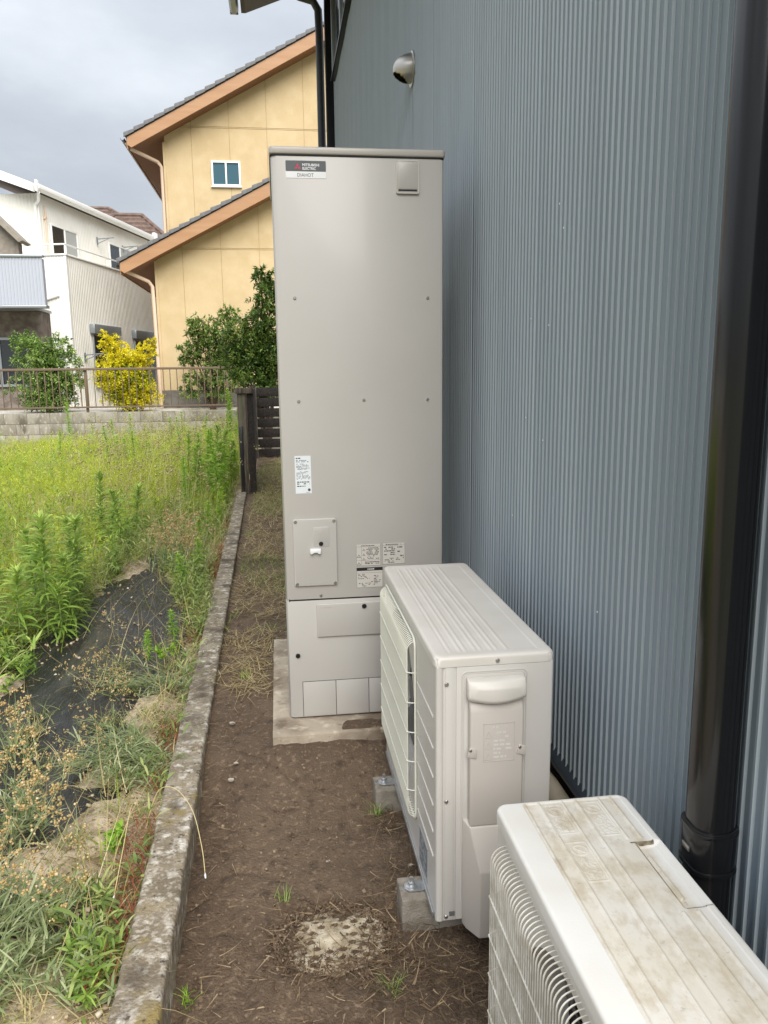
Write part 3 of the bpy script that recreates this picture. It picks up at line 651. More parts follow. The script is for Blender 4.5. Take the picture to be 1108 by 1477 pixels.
# grip at its top: bowed bar
v = []; f = []
nn = 13
for i in range(nn):
    t_ = i/(nn-1); x = AX+.074+.146*t_; bow = math.sin(math.pi*t_)
    prof = [(-.006, .672), (-.028-.006*bow, .668), (-.036-.010*bow, .650), (-.036-.010*bow, .628-.010*bow), (-.030-.008*bow, .618-.010*bow), (-.006, .624)]
    for yy, zz in prof: v.append((x, AY+yy, AZ+zz))
for i in range(nn-1):
    for j in range(6): f.append((i*6+j, i*6+(j+1) % 6, (i+1)*6+(j+1) % 6, (i+1)*6+j))
f += [tuple(range(6)), tuple((nn-1)*6+j for j in range(5, -1, -1))]
g = MB(); g.add(v, f); g.build('grip', M_aclid, sc, bevel=.0035, seg=2, ang=28)
for x in (.084, .210):
    g = MB(); g.prism([(AX+x-.012, AZ+.472), (AX+x+.012, AZ+.466), (AX+x+.012, AZ+.492), (AX+x-.006, AZ+.497)], AY-.0335, AY-.029); g.build('clip', M_acplastic, sc, bevel=.002)
    screw(sc, AX+x-.004, AY-.0335, AZ+.490, .004)
# embossed warning on the cover: frame, triangles, lines
g = MB(); x0, x1, z0, z1 = AX+.113, AX+.192, AZ+.455, AZ+.556; t = .0012
for a0, a1, b0, b1 in ((x0, x1, z0, z0+t), (x0, x1, z1-t, z1), (x0, x0+t, z0, z1), (x1-t, x1, z0, z1)): g.box(a0, a1, AY-.0309, AY-.0298, b0, b1)
for i in range(3):
    zc = z0+.013+.029*i; xc = x0+.013
    P = [(xc-.009, zc-.008), (xc+.009, zc-.008), (xc, zc+.009)]
    for q in range(3): g.tube([(P[q][0], AY-.0302, P[q][1]), (P[(q+1) % 3][0], AY-.0302, P[(q+1) % 3][1])], .0007, 4)
g.build('embossed_warning', M_acplastic, sc)
fineprint(x0+.026, x1-.004, z0+.006, z1-.020, 7, -.0302+AY, sc, M_aclid, .7, 41, 'embossed_text'); fineprint(x0+.024, x1-.02, z1-.016, z1-.005, 1, -.0302+AY, sc, M_aclid, .8, 42, 'embossed_text')
# valve cover below: tapered box with sloping shoulder
v = [(AX+.066, AY-.0045, AZ+.292), (AX+.222, AY-.0045, AZ+.292), (AX+.080, AY-.030, AZ+.279), (AX+.218, AY-.030, AZ+.279), (AX+.098, AY-.072, AZ+.178), (AX+.216, AY-.072, AZ+.178),
     (AX+.096, AY-.072, AZ-.006), (AX+.216, AY-.072, AZ-.006), (AX+.066, AY-.0045, AZ-.006), (AX+.222, AY-.0045, AZ-.006), (AX+.072, AY-.030, AZ-.006), (AX+.220, AY-.030, AZ-.006)]
f = [(0, 1, 3, 2), (2, 3, 5, 4), (4, 5, 7, 6), (0, 2, 10, 8), (2, 4, 6, 10), (1, 9, 11, 3), (3, 11, 7, 5), (8, 10, 11, 9), (10, 6, 7, 11), (0, 8, 9, 1)]
g = MB(); g.add(v, f); g.build('valve_cover', M_acplastic, hp, bevel=.004, seg=3, ang=20)
g = MB(); g.box(AX+.034, AX+.048, AY-.0052, AY-.0028, AZ+.016, AZ+.028); g.build('drain_slot', M_fan, sp)
# front: wire guard, embossed slots, base rail, sticker
g = MB(); wires(g, AX+.001, .026, AY+.288, AY+.862, AZ+.125, AZ+.665, .0135, .0014, [AZ+.125+.09*i for i in range(1, 6)]); g.build('fan_guard', M_acgrille, hp, smooth=True)
g = MB(); P = rrect(AY+.276, AY+.874, AZ+.115, AZ+.675, .03, 6); g.tube([(AX-.004, p[0], p[1]) for p in P+[P[0], P[1]]], .0032, 6, cap=False); g.build('guard_rim', M_acgrille, hp, smooth=True)
for i, z in enumerate((.553, .468, .388, .310, .235, .165)):
    g = MB(); g.box(AX-.0025, AX+.001, AY+.035, AY+.262, AZ+z-.003, AZ+z+.003); g.build('embossed_bar', M_aclid, hp, bevel=.0012)
g = MB(); g.box(AX-.006, AX+.0, AY+.022, AY+.92, AZ-.004, AZ+.012); g.build('base_rail', M_zinc, hp, bevel=.0015)
g = MB(); g.box(AX-.0012, AX+.0005, AY+.113, AY+.235, AZ+.026, AZ+.132); sk = g.build('spec_sticker', mat('spec_sticker_grey', srgb(150, 156, 162), .4), hp)
rg = random.Random(5); g = MB()
for i in range(10):
    z = AZ+.034+.0095*i; y = AY+.119
    while y < AY+.228:
        l = rg.uniform(.006, .02)
        if rg.random() < .7: g.box(AX-.0015, AX-.0011, y, min(y+l, AY+.23), z, z+.005)
        y += l+.003
g.build('sticker_print', M_stickergrey, sk)
# concrete blocks with galvanised foot bolts
def block(y, label):
    b = thing('concrete_block', (.50, y+.05, -.15), label, 'concrete block', 'blocks under the heat pump')
    g = MB(); g.box(.283, .735, y, y+.104, -.20, -.0455); o = g.build('block', M_block, b, bevel=.005)
    g = MB(); g.box(.285, .345, y+.046, y+.058, -.0452, -.0435); g.build('rail_slot', M_zinc, b)
    f_ = thing('foot_bolt', (.318, y+.052, -.043), 'zinc foot bolt on the '+('near' if y < -1 else 'middle')+' concrete block of the heat pump', 'bolt', 'bolts holding the heat pump feet')
    g = MB(); g.prism([(.318+q[0], y+.052+q[1]) for q in rrect(-.020, .045, -.022, .022, .018, 5)], -.0432, -.0385, 'z'); g.build('foot_plate', M_zinc, f_, bevel=.0012)
    g = MB(); g.disc((.318, y+.052, -.0385), .0165, .004, 'z', 18); g.build('washer', M_zinc, f_, smooth=True)
    g = MB(); g.prism([(.318+.0105*math.cos(R(60*i)), y+.052+.0105*math.sin(R(60*i))) for i in range(6)], -.0347, -.0255, 'z'); g.build('nut', M_zinc, f_, bevel=.001)
    g = MB(); g.tube([(.318, y+.052, -.03), (.318, y+.052, -.012)], .0052, 10); g.build('stud', M_zinc, f_, smooth=True)
block(-1.095, 'concrete block under the near end of the heat pump by the perforated drain cover'); block(-.525, 'concrete block under the middle of the heat pump wire guard')

# --- old unit
BX, BY, BZ, BW, BD, BH = .414, -2.34, -.055, .264, .785, .525
ou = thing('old_outdoor_unit', (BX+.13, BY+.39, BZ), 'older white outdoor unit with grimy ribbed lid beside the black downpipe', 'outdoor unit')
unit_body(ou, BX, BY, BZ, BW, BD, BH, (BY+.40, BZ+.265, .215), M_old)
LV = .800
M_oldlid = mat('old_lid', srgb(214, 212, 207), .5, srgb(206, 203, 196), 5, bump=.05, bscale=200)
# grime on the inner panel: dirt layer limited to the recessed part of the lid
def grimy():
    m = M_oldlid; t = m.node_tree; b = t.nodes['Principled BSDF']; src = b.inputs['Base Color'].links[0].from_socket
    tcn = N(t, 'ShaderNodeTexCoord'); sp_ = N(t, 'ShaderNodeSeparateXYZ'); t.links.new(tcn.outputs['Object'], sp_.inputs[0])
    def nzs(sc, lo, hi, st=(1, 1, 1), dist=0):
        mpn = N(t, 'ShaderNodeMapping'); mpn.inputs['Scale'].default_value = st; t.links.new(tcn.outputs['Object'], mpn.inputs[0])
        n = N(t, 'ShaderNodeTexNoise'); n.inputs['Scale'].default_value = sc; n.inputs['Detail'].default_value = 9; n.inputs['Roughness'].default_value = .62; n.inputs['Distortion'].default_value = dist; t.links.new(mpn.outputs[0], n.inputs['Vector'])
        r = N(t, 'ShaderNodeMapRange'); r.inputs['From Min'].default_value = lo; r.inputs['From Max'].default_value = hi; t.links.new(n.outputs['Fac'], r.inputs['Value']); return r.outputs[0]
    def step(sock, lo, hi):
        r = N(t, 'ShaderNodeMapRange'); r.inputs['From Min'].default_value = lo; r.inputs['From Max'].default_value = hi; t.links.new(sock, r.inputs['Value']); return r.outputs[0]
    def mulv(a_, b_):
        q = N(t, 'ShaderNodeMath', operation='MULTIPLY'); t.links.new(a_, q.inputs[0])
        if isinstance(b_, float): q.inputs[1].default_value = b_
        else: t.links.new(b_, q.inputs[1])
        return q.outputs[0]
    # object x is measured from the unit's centre
    x0 = BX-.008+.056-(BX+.13); x1 = BX-.008+.246-(BX+.13)
    mask = mulv(step(sp_.outputs['X'], x0-.002, x0+.002), step(sp_.outputs['X'], x1+.012, x1-.004))
    ymask = step(sp_.outputs['Y'], .397, .385)
    mask = mulv(mask, ymask)
    def over(src, col, fac):
        x = N(t, 'ShaderNodeMixRGB'); x.inputs[2].default_value = (*col, 1); t.links.new(src, x.inputs[1]); t.links.new(fac, x.inputs[0]); return x.outputs[0]
    c = over(src, srgb(203, 196, 182), mulv(mask, mulv(nzs(9, .2, .55), .9)))
    c = over(c, srgb(168, 152, 122), mulv(mask, mulv(nzs(34, .46, .66, (1, .6, 1), .1), .55)))
    c = over(c, srgb(140, 118, 84), mulv(mask, mulv(nzs(15, .57, .72, (1, .7, 1), .2), .55)))
    c = over(c, srgb(96, 88, 74), mulv(mask, mulv(nzs(90, .62, .74), .45)))
    t.links.new(c, b.inputs['Base Color'])
grimy()
def f2(u, v):
    z = np.zeros_like(u); vv = LV-v          # distance from the far end
    body = (vv > .012) & (vv < .79)
    notch = (u > .224) & (vv > .165) & (vv < .352)
    z = z-np.where((u > .056) & (u < .262) & body, .0022, 0)
    for i, c in enumerate((.060, .090, .139, .168, .217, .243)):
        sharp = .0032*np.exp(-((u-c)/.0026)**2); cut = (i >= 4) & (vv > .155) & (vv < .36)
        z = z+np.where(body & ~cut, sharp, 0)
    # hand notch: sloping scoop towards the back edge with a raised ridge
    z = z-np.where(notch, .012*np.clip((u-.224)/.01, 0, 1)*np.clip((vv-.165)/.006, 0, 1)*np.clip((.352-vv)/.006, 0, 1)*(1-.5*np.clip((u-.245)/.04, 0, 1)), 0)
    z = z+np.where((vv > .2) & (vv < .318), .005*np.exp(-((u-.238-.02*(vv-.2))/.004)**2), 0)
    # embossed warning panels
    for (a0, a1, b0, b1) in ((.094, .134, .150, .263), (.172, .212, .022, .137), (.094, .134, .022, .12)):
        fr = ((np.abs(u-a0) < .0012) | (np.abs(u-a1) < .0012)) & (vv > b0) & (vv < b1) | ((np.abs(vv-b0) < .0015) | (np.abs(vv-b1) < .0015)) & (u > a0) & (u < a1)
        z = z+np.where(fr, .0010, 0)
        cx_, cy_ = (a0+a1)/2, b0+.024; rr_ = np.hypot(u-cx_, vv-cy_); z = z+np.where((np.abs(rr_-.0145) < .0014) | ((np.abs((u-cx_)-(vv-cy_)) < .0015) & (rr_ < .0145)), .0010, 0)
        tx = (u > a0+.004) & (u < a1-.004) & (vv > b0+.046) & (vv < b1-.006); z = z+np.where(tx & (vnoise(u*420, vv*300) > .08), .0009, 0)
    return z
old_lid = lidfield(.280, LV, f2, .024, .0012, .0016, .030, 'lid', M_oldlid, ou, (BX-.008, BY-.008, .500))
g = MB(); wires(g, BX+.001, .030, BY+.055, BY+.735, BZ+.03, BZ+.495, .0118, .0015, [BZ+.035+.088*i for i in range(1, 5)]); g.build('fan_guard', M_oldgrille, ou, smooth=True)
M_grime = mat('black_grime', srgb(92, 84, 70), .95, srgb(140, 128, 108), 60)
LF = BY-.008+LV          # far edge of the lid
for (u0, u1, v0, v1) in ((.216, .262, .1655, .1690), (.2255, .2300, .1700, .3200), (.2275, .2740, .3500, .3520)):
    us = np.linspace(0, 1, 9); U, V = np.meshgrid(us, us); a0 = BX-.008
    gx = a0+u0+(u1-u0)*U+.0012*fbm(U*3, V*3, 3, 2); gy = LF-(v0+(v1-v0)*V)+.0012*fbm(V*3+5, U*3, 3, 2)
    gz = .5+f2(gx-a0, gy-(BY-.008))+.0008
    gridmesh('grime_line', gx, gy, gz, M_grime, ou)
for y in (BY+.13, BY+.60):
    b = thing('support_block', (BX+.13, y+.05, -.15), 'concrete block hidden under the old white outdoor unit', 'concrete block', 'blocks under the old unit')
    g = MB(); g.box(BX-.02, BX+.29, y, y+.1, -.2, BZ-.001); g.build('block', M_block, b, bevel=.005)

# ================================================================== DRAIN COVER
dc = thing('drain_cover', (.09, -1.11, -.14), 'pale perforated round drain cover half buried in dirt by the concrete block', 'drain cover')
xs = np.arange(-.165, .165, .0024); X, Y = np.meshgrid(xs, xs)
rr_ = np.hypot(X, Y); ang = np.arctan2(Y, X)
rim = .136+.010*fbm(np.cos(ang)*3, np.sin(ang)*3, 3, 1)
Z = np.where(rr_ < rim, 0, -.03)+.0014*fbm(X, Y, 4, 40)
hole = np.zeros_like(X)
for ring, cnt in ((.056, 10), (.085, 15), (.114, 20)):
    for i in range(cnt):
        a_ = 2*math.pi*(i+.37*ring*60)/cnt; hx_, hy_ = ring*math.cos(a_), ring*math.sin(a_)
        hole = np.maximum(hole, np.clip((.0118-np.hypot(X-hx_, Y-hy_))/.0014, 0, 1))
Z = Z-.0042*hole+.006*np.exp(-(rr_/.032)**4)*(1+fbm(X, Y, 3, 30))
Z = Z-.020*np.clip((-X-.045+.05*fbm(X, Y, 3, 9))/.05, 0, 1)-.016*np.clip((Y-.075+.05*fbm(X, Y, 3, 11))/.04, 0, 1)
hm = (hole > .55); hf = hm[:-1, :-1] & hm[1:, 1:] & hm[:-1, 1:] & hm[1:, :-1]
gridmesh('perforated_disc', X*1.06+.09, Y*.9-1.11, Z-.1185, M_drain, dc, keep=~hf, smooth=False)
props(gridmesh('hole_dirt', X*1.06+.09, Y*.9-1.11, Z-.1187, M_soil, dc, keep=hf, smooth=False), kind='stuff')

# ================================================================== WOODEN FENCE beyond the low wall
wf = thing('wooden_fence', (-.43, 8.4, -.3), 'dark weathered board fence with a capped post at the end of the low wall', 'fence')
g = MB(); g.box(-.475, -.375, 6.33, 6.43, -.3, 1.16); g.build('post', M_woodpost, wf, bevel=.004)
g = MB(); g.box(-.495, -.285, 6.30, 6.46, 1.162, 1.225); g.build('post_cap', M_woodpost, wf, bevel=.006)
g = MB(); g.box(-.465, -.425, 6.315, 6.329, .0, .78); g.build('steel_strip', M_trim, wf, bevel=.002)
g = MB(); g.box(-.366, -.29, 6.345, 6.42, -.3, 1.158); g.build('post', M_wood, wf, bevel=.004)
bm_ = MB(); bm_.box(0, .022, 0, 4.1, 0, .152); b0 = bm_.build('board', M_wood, wf, bevel=.003, local=True)
for i in range(7):
    o = b0 if i == 0 else copy_tree(b0, wf)
    o.location = Vector((-.345+.004*(i % 2), 6.43, .06+.158*i))-wf.location; o.rotation_euler = (0, 0, R(.8))
for y in (8.4, 10.45): g = MB(); g.box(-.47, -.36, y, y+.1, -.3, 1.16); g.build('post', M_woodpost, wf, bevel=.004)
sf_ = thing('slat_fence', (.2, 10.65, -.3), 'black horizontal slat fence closing the far end of the dirt path', 'fence')
bm_ = MB(); bm_.box(0, 1.35, 0, .022, 0, .150); b0 = bm_.build('slat', M_wood, sf_, bevel=.003, local=True)
for i in range(7):
    o = b0 if i == 0 else copy_tree(b0, sf_)
    o.location = Vector((-.38, 10.62, -.045+.176*i))-sf_.location
for x in (-.36, .9): g = MB(); g.box(x-.1, x-.02, 10.645, 10.725, -.3, 1.2); g.build('post', M_wood, sf_, bevel=.003)

# ================================================================== RETAINING WALL AND METAL FENCE
rw = thing('retaining_wall', (-6, 14.56, -.3), 'grey concrete block retaining wall along the far edge of the weedy field', 'wall')
bmesh_ = MB(); bmesh_.box(0, .461, 0, .12, 0, .222); b0 = bmesh_.build('block', M_rblock, rw, bevel=.006, local=True)
first = True
for c in range(5):
    z = .63-.23*(c+1)
    for i in range(32):
        x = -14.2+.468*i+(.234 if c % 2 else 0)
        if x > .5: continue
        o = b0 if first else copy_tree(b0, rw); first = False
        o.location = Vector((x, 14.5+random.uniform(-.002, .003), z))-rw.location
g = MB(); g.box(-14.2, .9, 14.508, 14.655, -.55, .622); g.build('mortar', M_found, rw)
mf = thing('metal_fence', (-6, 14.58, .63), 'brown metal railing fence with slim balusters on top of the block wall', 'fence')
g = MB(); g.box(-14.2, .3, 14.555, 14.605, 1.515, 1.565); g.build('top_rail', M_fence, mf, bevel=.006)
g = MB(); g.box(-14.2, .3, 14.560, 14.600, .715, .750); g.build('bottom_rail', M_fence, mf, bevel=.005)
pb = MB(); pb.box(-.026, .026, -.026, .026, 0, 1.0); p0 = pb.build('post', M_fence, mf, bevel=.005, local=True)
for i in range(5):
    o = p0 if i == 0 else copy_tree(p0, mf); o.location = Vector((-13.05+2.99*i, 14.632, .56))-mf.location
bb = MB(); bb.box(-.009, .009, -.009, .009, 0, .762); q0 = bb.build('baluster', M_fence, mf, bevel=.003, local=True)
for i in range(100):
    o = q0 if i == 0 else copy_tree(q0, mf); o.location = Vector((-14.15+.1445*i, 14.58, .752))-mf.location

# ================================================================== YELLOW HOUSE
yh = thing('yellow_house', (1, 20, .58), 'two storey yellow house with orange brown gable boards and grey tiled roofs', 'house')
def gable(wy, xs_, zsplits, zr, joint=.010):
    """siding panels on the plane y=wy, cut by the roof line zr(x)"""
    for i in range(len(xs_)-1):
        x0, x1 = xs_[i]+joint/2, xs_[i+1]-joint/2
        for j in range(len(zsplits)-1):
            z0, z1 = zsplits[j]+joint/2, zsplits[j+1]-joint/2
            ta, tb = min(z1, zr(x0)), min(z1, zr(x1))
            if tb <= z0+.02: continue
            P = [(x0, z0)] if ta > z0 else []
            if ta <= z0:
                xc = x0+(z0-zr(x0))/(zr(x1)-zr(x0))*(x1-x0); P = [(xc, z0)]
            P.append((x1, z0)); P.append((x1, tb))
            if tb == z1 and ta < z1 and ta > z0:
                xc = x0+(z1-zr(x0))/(zr(x1)-zr(x0))*(x1-x0); P.append((xc, z1))
            elif tb == z1 and ta <= z0:
                xc = x0+(z1-zr(x0))/(zr(x1)-zr(x0))*(x1-x0); P.append((xc, z1))
            if ta > z0: P.append((x0, ta))
            g = MB(); g.prism(P, wy, wy+.02); g.build('wall_panel', M_yellow, yh)
zu = lambda x: 6.98+(x+3.05)*.548-.05
zw = lambda x: 3.98+(x+3.28)*.523-.06
gable(18.0, [-2.56, -1.9, -.97, -.04, .89, 1.82, 2.75, 3.68], [3.2, 7.42, 7.45, 12], zu)
gable(17.0, [-2.80, -2.16, -1.24, -.32, .60, 1.52, 2.44], [1.02, 4.38, 4.41, 9], zw)
g = MB(); g.prism([(-2.55, 1), (4, 1), (4, zu(4)-.03), (-2.55, zu(-2.55)-.03)], 18.012, 26); g.build('upper_body', M_joint, yh)
g = MB(); g.prism([(-2.79, .6), (3, .6), (3, zw(3)-.03), (-2.79, zw(-2.79)-.03)], 17.012, 24); g.build('wing_body', M_joint, yh)
g = MB(); g.box(-2.82, 3, 16.985, 17.2, .5, 1.015); g.build('foundation', M_found, yh)
g = MB(); g.box(-2.83, -2.77, 16.975, 17.04, 1.02, 4.1); g.build('corner_board', M_yellow, yh); g = MB(); g.box(-2.60, -2.545, 17.975, 18.04, 4.2, 7.05); g.build('corner_board', M_yellow, yh)
def gableroof(x0, z0, sl, x1, yv, ydepth, wally, tag_):
    """verge board, soffit, stepped tile courses on one roof slope; (x0,z0) lower tip of the tile top"""
    th = math.atan(sl); zt = lambda x: z0+(x-x0)*sl
    g = MB(); g.prism([(x0+.07, zt(x0+.07)-.15), (x1, zt(x1)-.15), (x1, zt(x1)-.47), (x0+.16, zt(x0+.16)-.43), (x0+.07, zt(x0+.07)-.32)], yv, yv+.045); g.build('verge_board', M_fascia, yh)
    g = MB(); g.prism([(x0+.10, zt(x0+.1)-.40), (x1, zt(x1)-.46), (x1, zt(x1)-.43), (x0+.1, zt(x0+.1)-.37)], yv+.047, ydepth); g.build('soffit', M_soffit, yh)
    g = MB(); g.prism([(x0+.05, zt(x0+.05)-.10), (x1, zt(x1)-.10), (x1, zt(x1)-.15), (x0+.05, zt(x0+.05)-.15)], yv-.01, ydepth); g.build('roof_deck', M_gap, yh)
    g = MB(); g.box(x0+.05, x0+.08, yv+.05, ydepth, zt(x0)-.36, zt(x0)-.10); g.build('eave_board', M_fascia, yh)
    n = int((x1-x0)/.245); tm = None
    for i in range(n):
        xa = x0+.245*i
        if tm is None:
            L_ = .29; q = MB(); q.prism([(0, -.012), (L_, L_*sl-.055), (L_, L_*sl-.02), (.012, .036), (-.004, .02)], 0, ydepth-yv+.04); q.prism([(.0, -.07), (L_*.86, L_*.86*sl-.085), (L_*.86, L_*.86*sl-.03), (.006, .0)], -.012, .03)
            tm = q.build('roof_tile', M_rtile, yh, local=True)
            o = tm
        else: o = copy_tree(tm, yh)
        o.location = Vector((xa, yv-.03, zt(xa)-.045))-yh.location
gableroof(-3.43, 7.13, .548, 4.2, 17.5, 26, 18, 'upper'); gableroof(-3.61, 4.10, .523, 3.2, 16.5, 24, 17, 'wing')
# gutters and downpipes
def gutter(x, z, y0, y1, m):
    P = [(x+.05*math.cos(t)-.02, z+.05*math.sin(t)) for t in np.linspace(math.pi, 2*math.pi, 9)]+[(x+.022, z+.0), (x+.02, z-.002)]
    Q = P[:9]+[(x+.045*math.cos(t)-.02, z+.045*math.sin(t)) for t in np.linspace(2*math.pi, math.pi, 9)]
    g = MB(); g.prism(Q, y0, y1); return g.build('gutter', m, yh)
gutter(-3.44, 6.98, 17.45, 26, M_trim); gutter(-3.62, 3.95, 16.45, 24, M_trim)
g = MB(); g.tube([(-3.40, 17.6, 6.92), (-3.30, 17.7, 6.80), (-2.75, 18.1, 6.62), (-2.66, 18.1, 6.50), (-2.66, 18.1, 4.6)], .045, 10); g.build('downpipe', M_pinkpipe, yh, smooth=True)
g = MB(); g.tube([(-3.55, 16.6, 3.90), (-3.40, 16.7, 3.80), (-2.98, 16.95, 3.62), (-2.90, 16.95, 3.50), (-2.86, 16.95, .6)], .045, 10); g.build('downpipe', M_pinkpipe, yh, smooth=True)
# small sliding window
g = MB(); a0, a1, b0_, b1_ = -1.445, -.725, 6.05, 6.65; t = .045
for q in ((a0, a1, b0_, b0_+t), (a0, a1, b1_-t, b1_), (a0, a0+t, b0_+t, b1_-t), (a1-t, a1, b0_+t, b1_-t), ((a0+a1)/2-.02, (a0+a1)/2+.02, b0_+t, b1_-t)): g.box(q[0], q[1], 17.955, 18.01, q[2], q[3])
wo = g.build('window', M_whitetrim, yh, bevel=.004)
for q in ((a0+t, (a0+a1)/2-.02), ((a0+a1)/2+.02, a1-t)): g = MB(); g.box(q[0]-.003, q[1]+.003, 17.985, 18.008, b0_+t-.003, b1_-t+.003); g.build('pane', M_glass, wo)
g = MB(); g.box(a0-.02, a1+.02, 17.935, 18.0, b0_-.025, b0_-.002); g.build('sill', M_whitetrim, wo)

# ================================================================== WHITE HOUSE (turned a little)
wh = thing('white_house', (-5.35, 19, .55), 'white ribbed two storey house with long balcony parapet behind the yellow shrub', 'house', rz=-R(13))
def wl(name, m, *boxes, parent=None, bevel=0):
    g = MB()
    for b in boxes: g.box(*b)
    return g.build(name, m, parent or wh, local=True, bevel=bevel)
wl('lower_body', M_whitewall, (-6.2, -.012, .012, 13, -.1, 3.96)); wl('upper_body', M_whitewall, (-6.2, -1.112, .912, 13, 3.96, 5.72))
def ribs(axis, a0, a1, at, z0, z1, pitch, depth, m, parent, name='ribbed_siding', root=None):
    n = int(round((a1-a0)/pitch)); v = []; f = []; pr = []
    for i in range(n): b = a0+i*pitch; pr += [(b, 0), (b+pitch*.55, 0), (b+pitch*.66, depth), (b+pitch*.9, depth)]
    pr.append((a1, 0)); k = len(pr)
    for z in (z0, z1):
        for s_, h in pr: v.append((at+h, s_, z) if axis == 'x' else (s_, at-h, z))
    f = [(i, i+1, i+1+k, i+k) for i in range(k-1)]
    g = MB(); g.add(v, f); return g.build(name, m, parent, local=root is None)
ribs('x', 0, 13, -.008, 0, 3.95, .10, .008, M_whitewall, wh); ribs('y', -2.6, 0, .008, 0, 3.95, .10, .008, M_whitewall, wh)
ribs('x', .9, 13, -1.108, 3.97, 5.72, .10, .008, M_whitewall, wh); ribs('y', -3.6, -1.1, .908, 3.97, 5.72, .10, .008, M_whitewall, wh)
wl('corner_trim', M_whitetrim, (-.05, .012, -.012, .05, 0, 3.95)); wl('corner_trim', M_whitetrim, (-1.15, -1.088, .888, .95, 3.97, 5.72))
wl('parapet_cap', M_whitetrim, (-6.2, .03, -.03, .10, 3.955, 4.0), (-.1, .03, .10, 13, 3.955, 4.0), bevel=.008)
# balcony rail
g = MB(); rz_ = 4.24
g.tube([(-6, .02, rz_), (-.03, .02, rz_)], .022, 8); g.tube([(-.03, .02, rz_), (-.03, 12.5, rz_)], .022, 8)
g.build('balcony_rail', M_whitetrim, wh, local=True, smooth=True)
for y in np.arange(.05, 12.5, 1.25): g = MB(); g.tube([(-.03, y, 3.99), (-.03, y, rz_)], .018, 8); g.build('rail_post', M_whitetrim, wh, local=True, smooth=True)
for x in np.arange(-4.5, -.4, 1.3): g = MB(); g.tube([(x, .02, 3.99), (x, .02, rz_)], .018, 8); g.build('rail_post', M_whitetrim, wh, local=True, smooth=True)
# eave with gutter, low roof
g = MB(); g.prism([(-.95, 5.74), (-.95, 5.86), (-6.5, 8.0), (-6.5, 7.7)], .55, 13.2); g.build('roof', M_rtile2, wh, local=True)
g = MB(); g.prism([(-.96, 5.70), (-.82, 5.74), (-.82, 5.86), (-.96, 5.88)], .50, 8.6); g.build('gutter', M_whitetrim, wh, local=True, bevel=.01)
g = MB(); g.prism([(-.97, 5.66), (-.97, 5.88), (-6.5, 8.02), (-6.5, 7.66)], .44, .55); g.build('verge_board', M_whitetrim, wh, local=True)
g = MB(); g.box(-.90, -.84, .42, .52, 5.66, 5.95); g.box(-.92, -.80, 8.5, 8.75, 5.6, 5.98); g.build('gutter_hopper', M_whitetrim, wh, local=True, bevel=.01)
g = MB(); g.tube([(-.88, .55, 5.66), (-1.0, .75, 5.5), (-1.15, .82, 5.4), (-1.15, .82, 4.0)], .04, 10); g.build('downpipe', M_whitetrim, wh, local=True, smooth=True)
g = MB(); g.tube([(-1.06, 1.15, 5.45), (-1.06, 1.15, 4.0)], .02, 8); g.box(-1.1, -1.03, 1.1, 1.2, 5.1, 5.16); g.build('cable_conduit', M_pinkpipe, wh, local=True)
# windows on the long side: (wall x, y0, y1, z0, z1, split, shutter box)
def swin(x, y0, y1, z0, z1, box, dark_first=True):
    t = .05; g = MB()
    for q in ((y0, y1, z0, z0+t), (y0, y1, z1-t, z1), (y0, y0+t, z0+t, z1-t), (y1-t, y1, z0+t, z1-t), ((y0+y1)/2-.03, (y0+y1)/2+.03, z0+t, z1-t)): g.box(x, x+.05, q[0], q[1], q[2], q[3])
    o = g.build('window', M_alu if box else M_whitetrim, wh, local=True, bevel=.005)
    ym = (y0+y1)/2
    for a_, b_, m in ((y0+t, ym-.03, M_gdark), (ym+.03, y1-t, mat('curtained_glass', (.42, .43, .42), .25) if not box else M_gdark)):
        g = MB(); g.box(x+.005, x+.028, a_-.004, b_+.004, z0+t-.004, z1-t+.004); g.build('pane', m, o, local=True)
    if box: g = MB(); g.box(x, x+.16, y0-.12, y1+.1, z1, z1+.26); g.build('shutter_box', M_alu, o, local=True, bevel=.02)
swin(-1.098, 1.4, 2.95, 4.0, 5.04, False); swin(-1.098, 5.1, 6.75, 4.0, 5.12, False)
swin(.002, 1.15, 2.7, .5, 2.02, True); swin(.002, 4.0, 6.0, .3, 2.0, True)
# laundry arms
for x, y, z in ((-1.09, 4.3, 5.08), (-1.09, 6.2, 5.12), (.01, .62, 1.42), (.01, 2.55, 1.42)):
    g = MB(); g.tube([(x, y, z), (x+.55, y, z+.03)], .018, 6); g.tube([(x, y, z-.14), (x+.40, y, z+.01)], .012, 6); g.box(x, x+.02, y-.03, y+.03, z-.18, z+.06); g.build('laundry_arm', M_alu, wh, local=True)
g = MB(); g.tube([(-.95, -.03, 2.75), (-.25, -.03, 2.95)], .035, 8); g.build('drain_pipe', M_whitetrim, wh, local=True, smooth=True)
g = MB(); g.tube([(-1.55, -.05, 0), (-1.55, -.05, 2.8)], .05, 8); g.build('downpipe', M_whitetrim, wh, local=True, smooth=True)

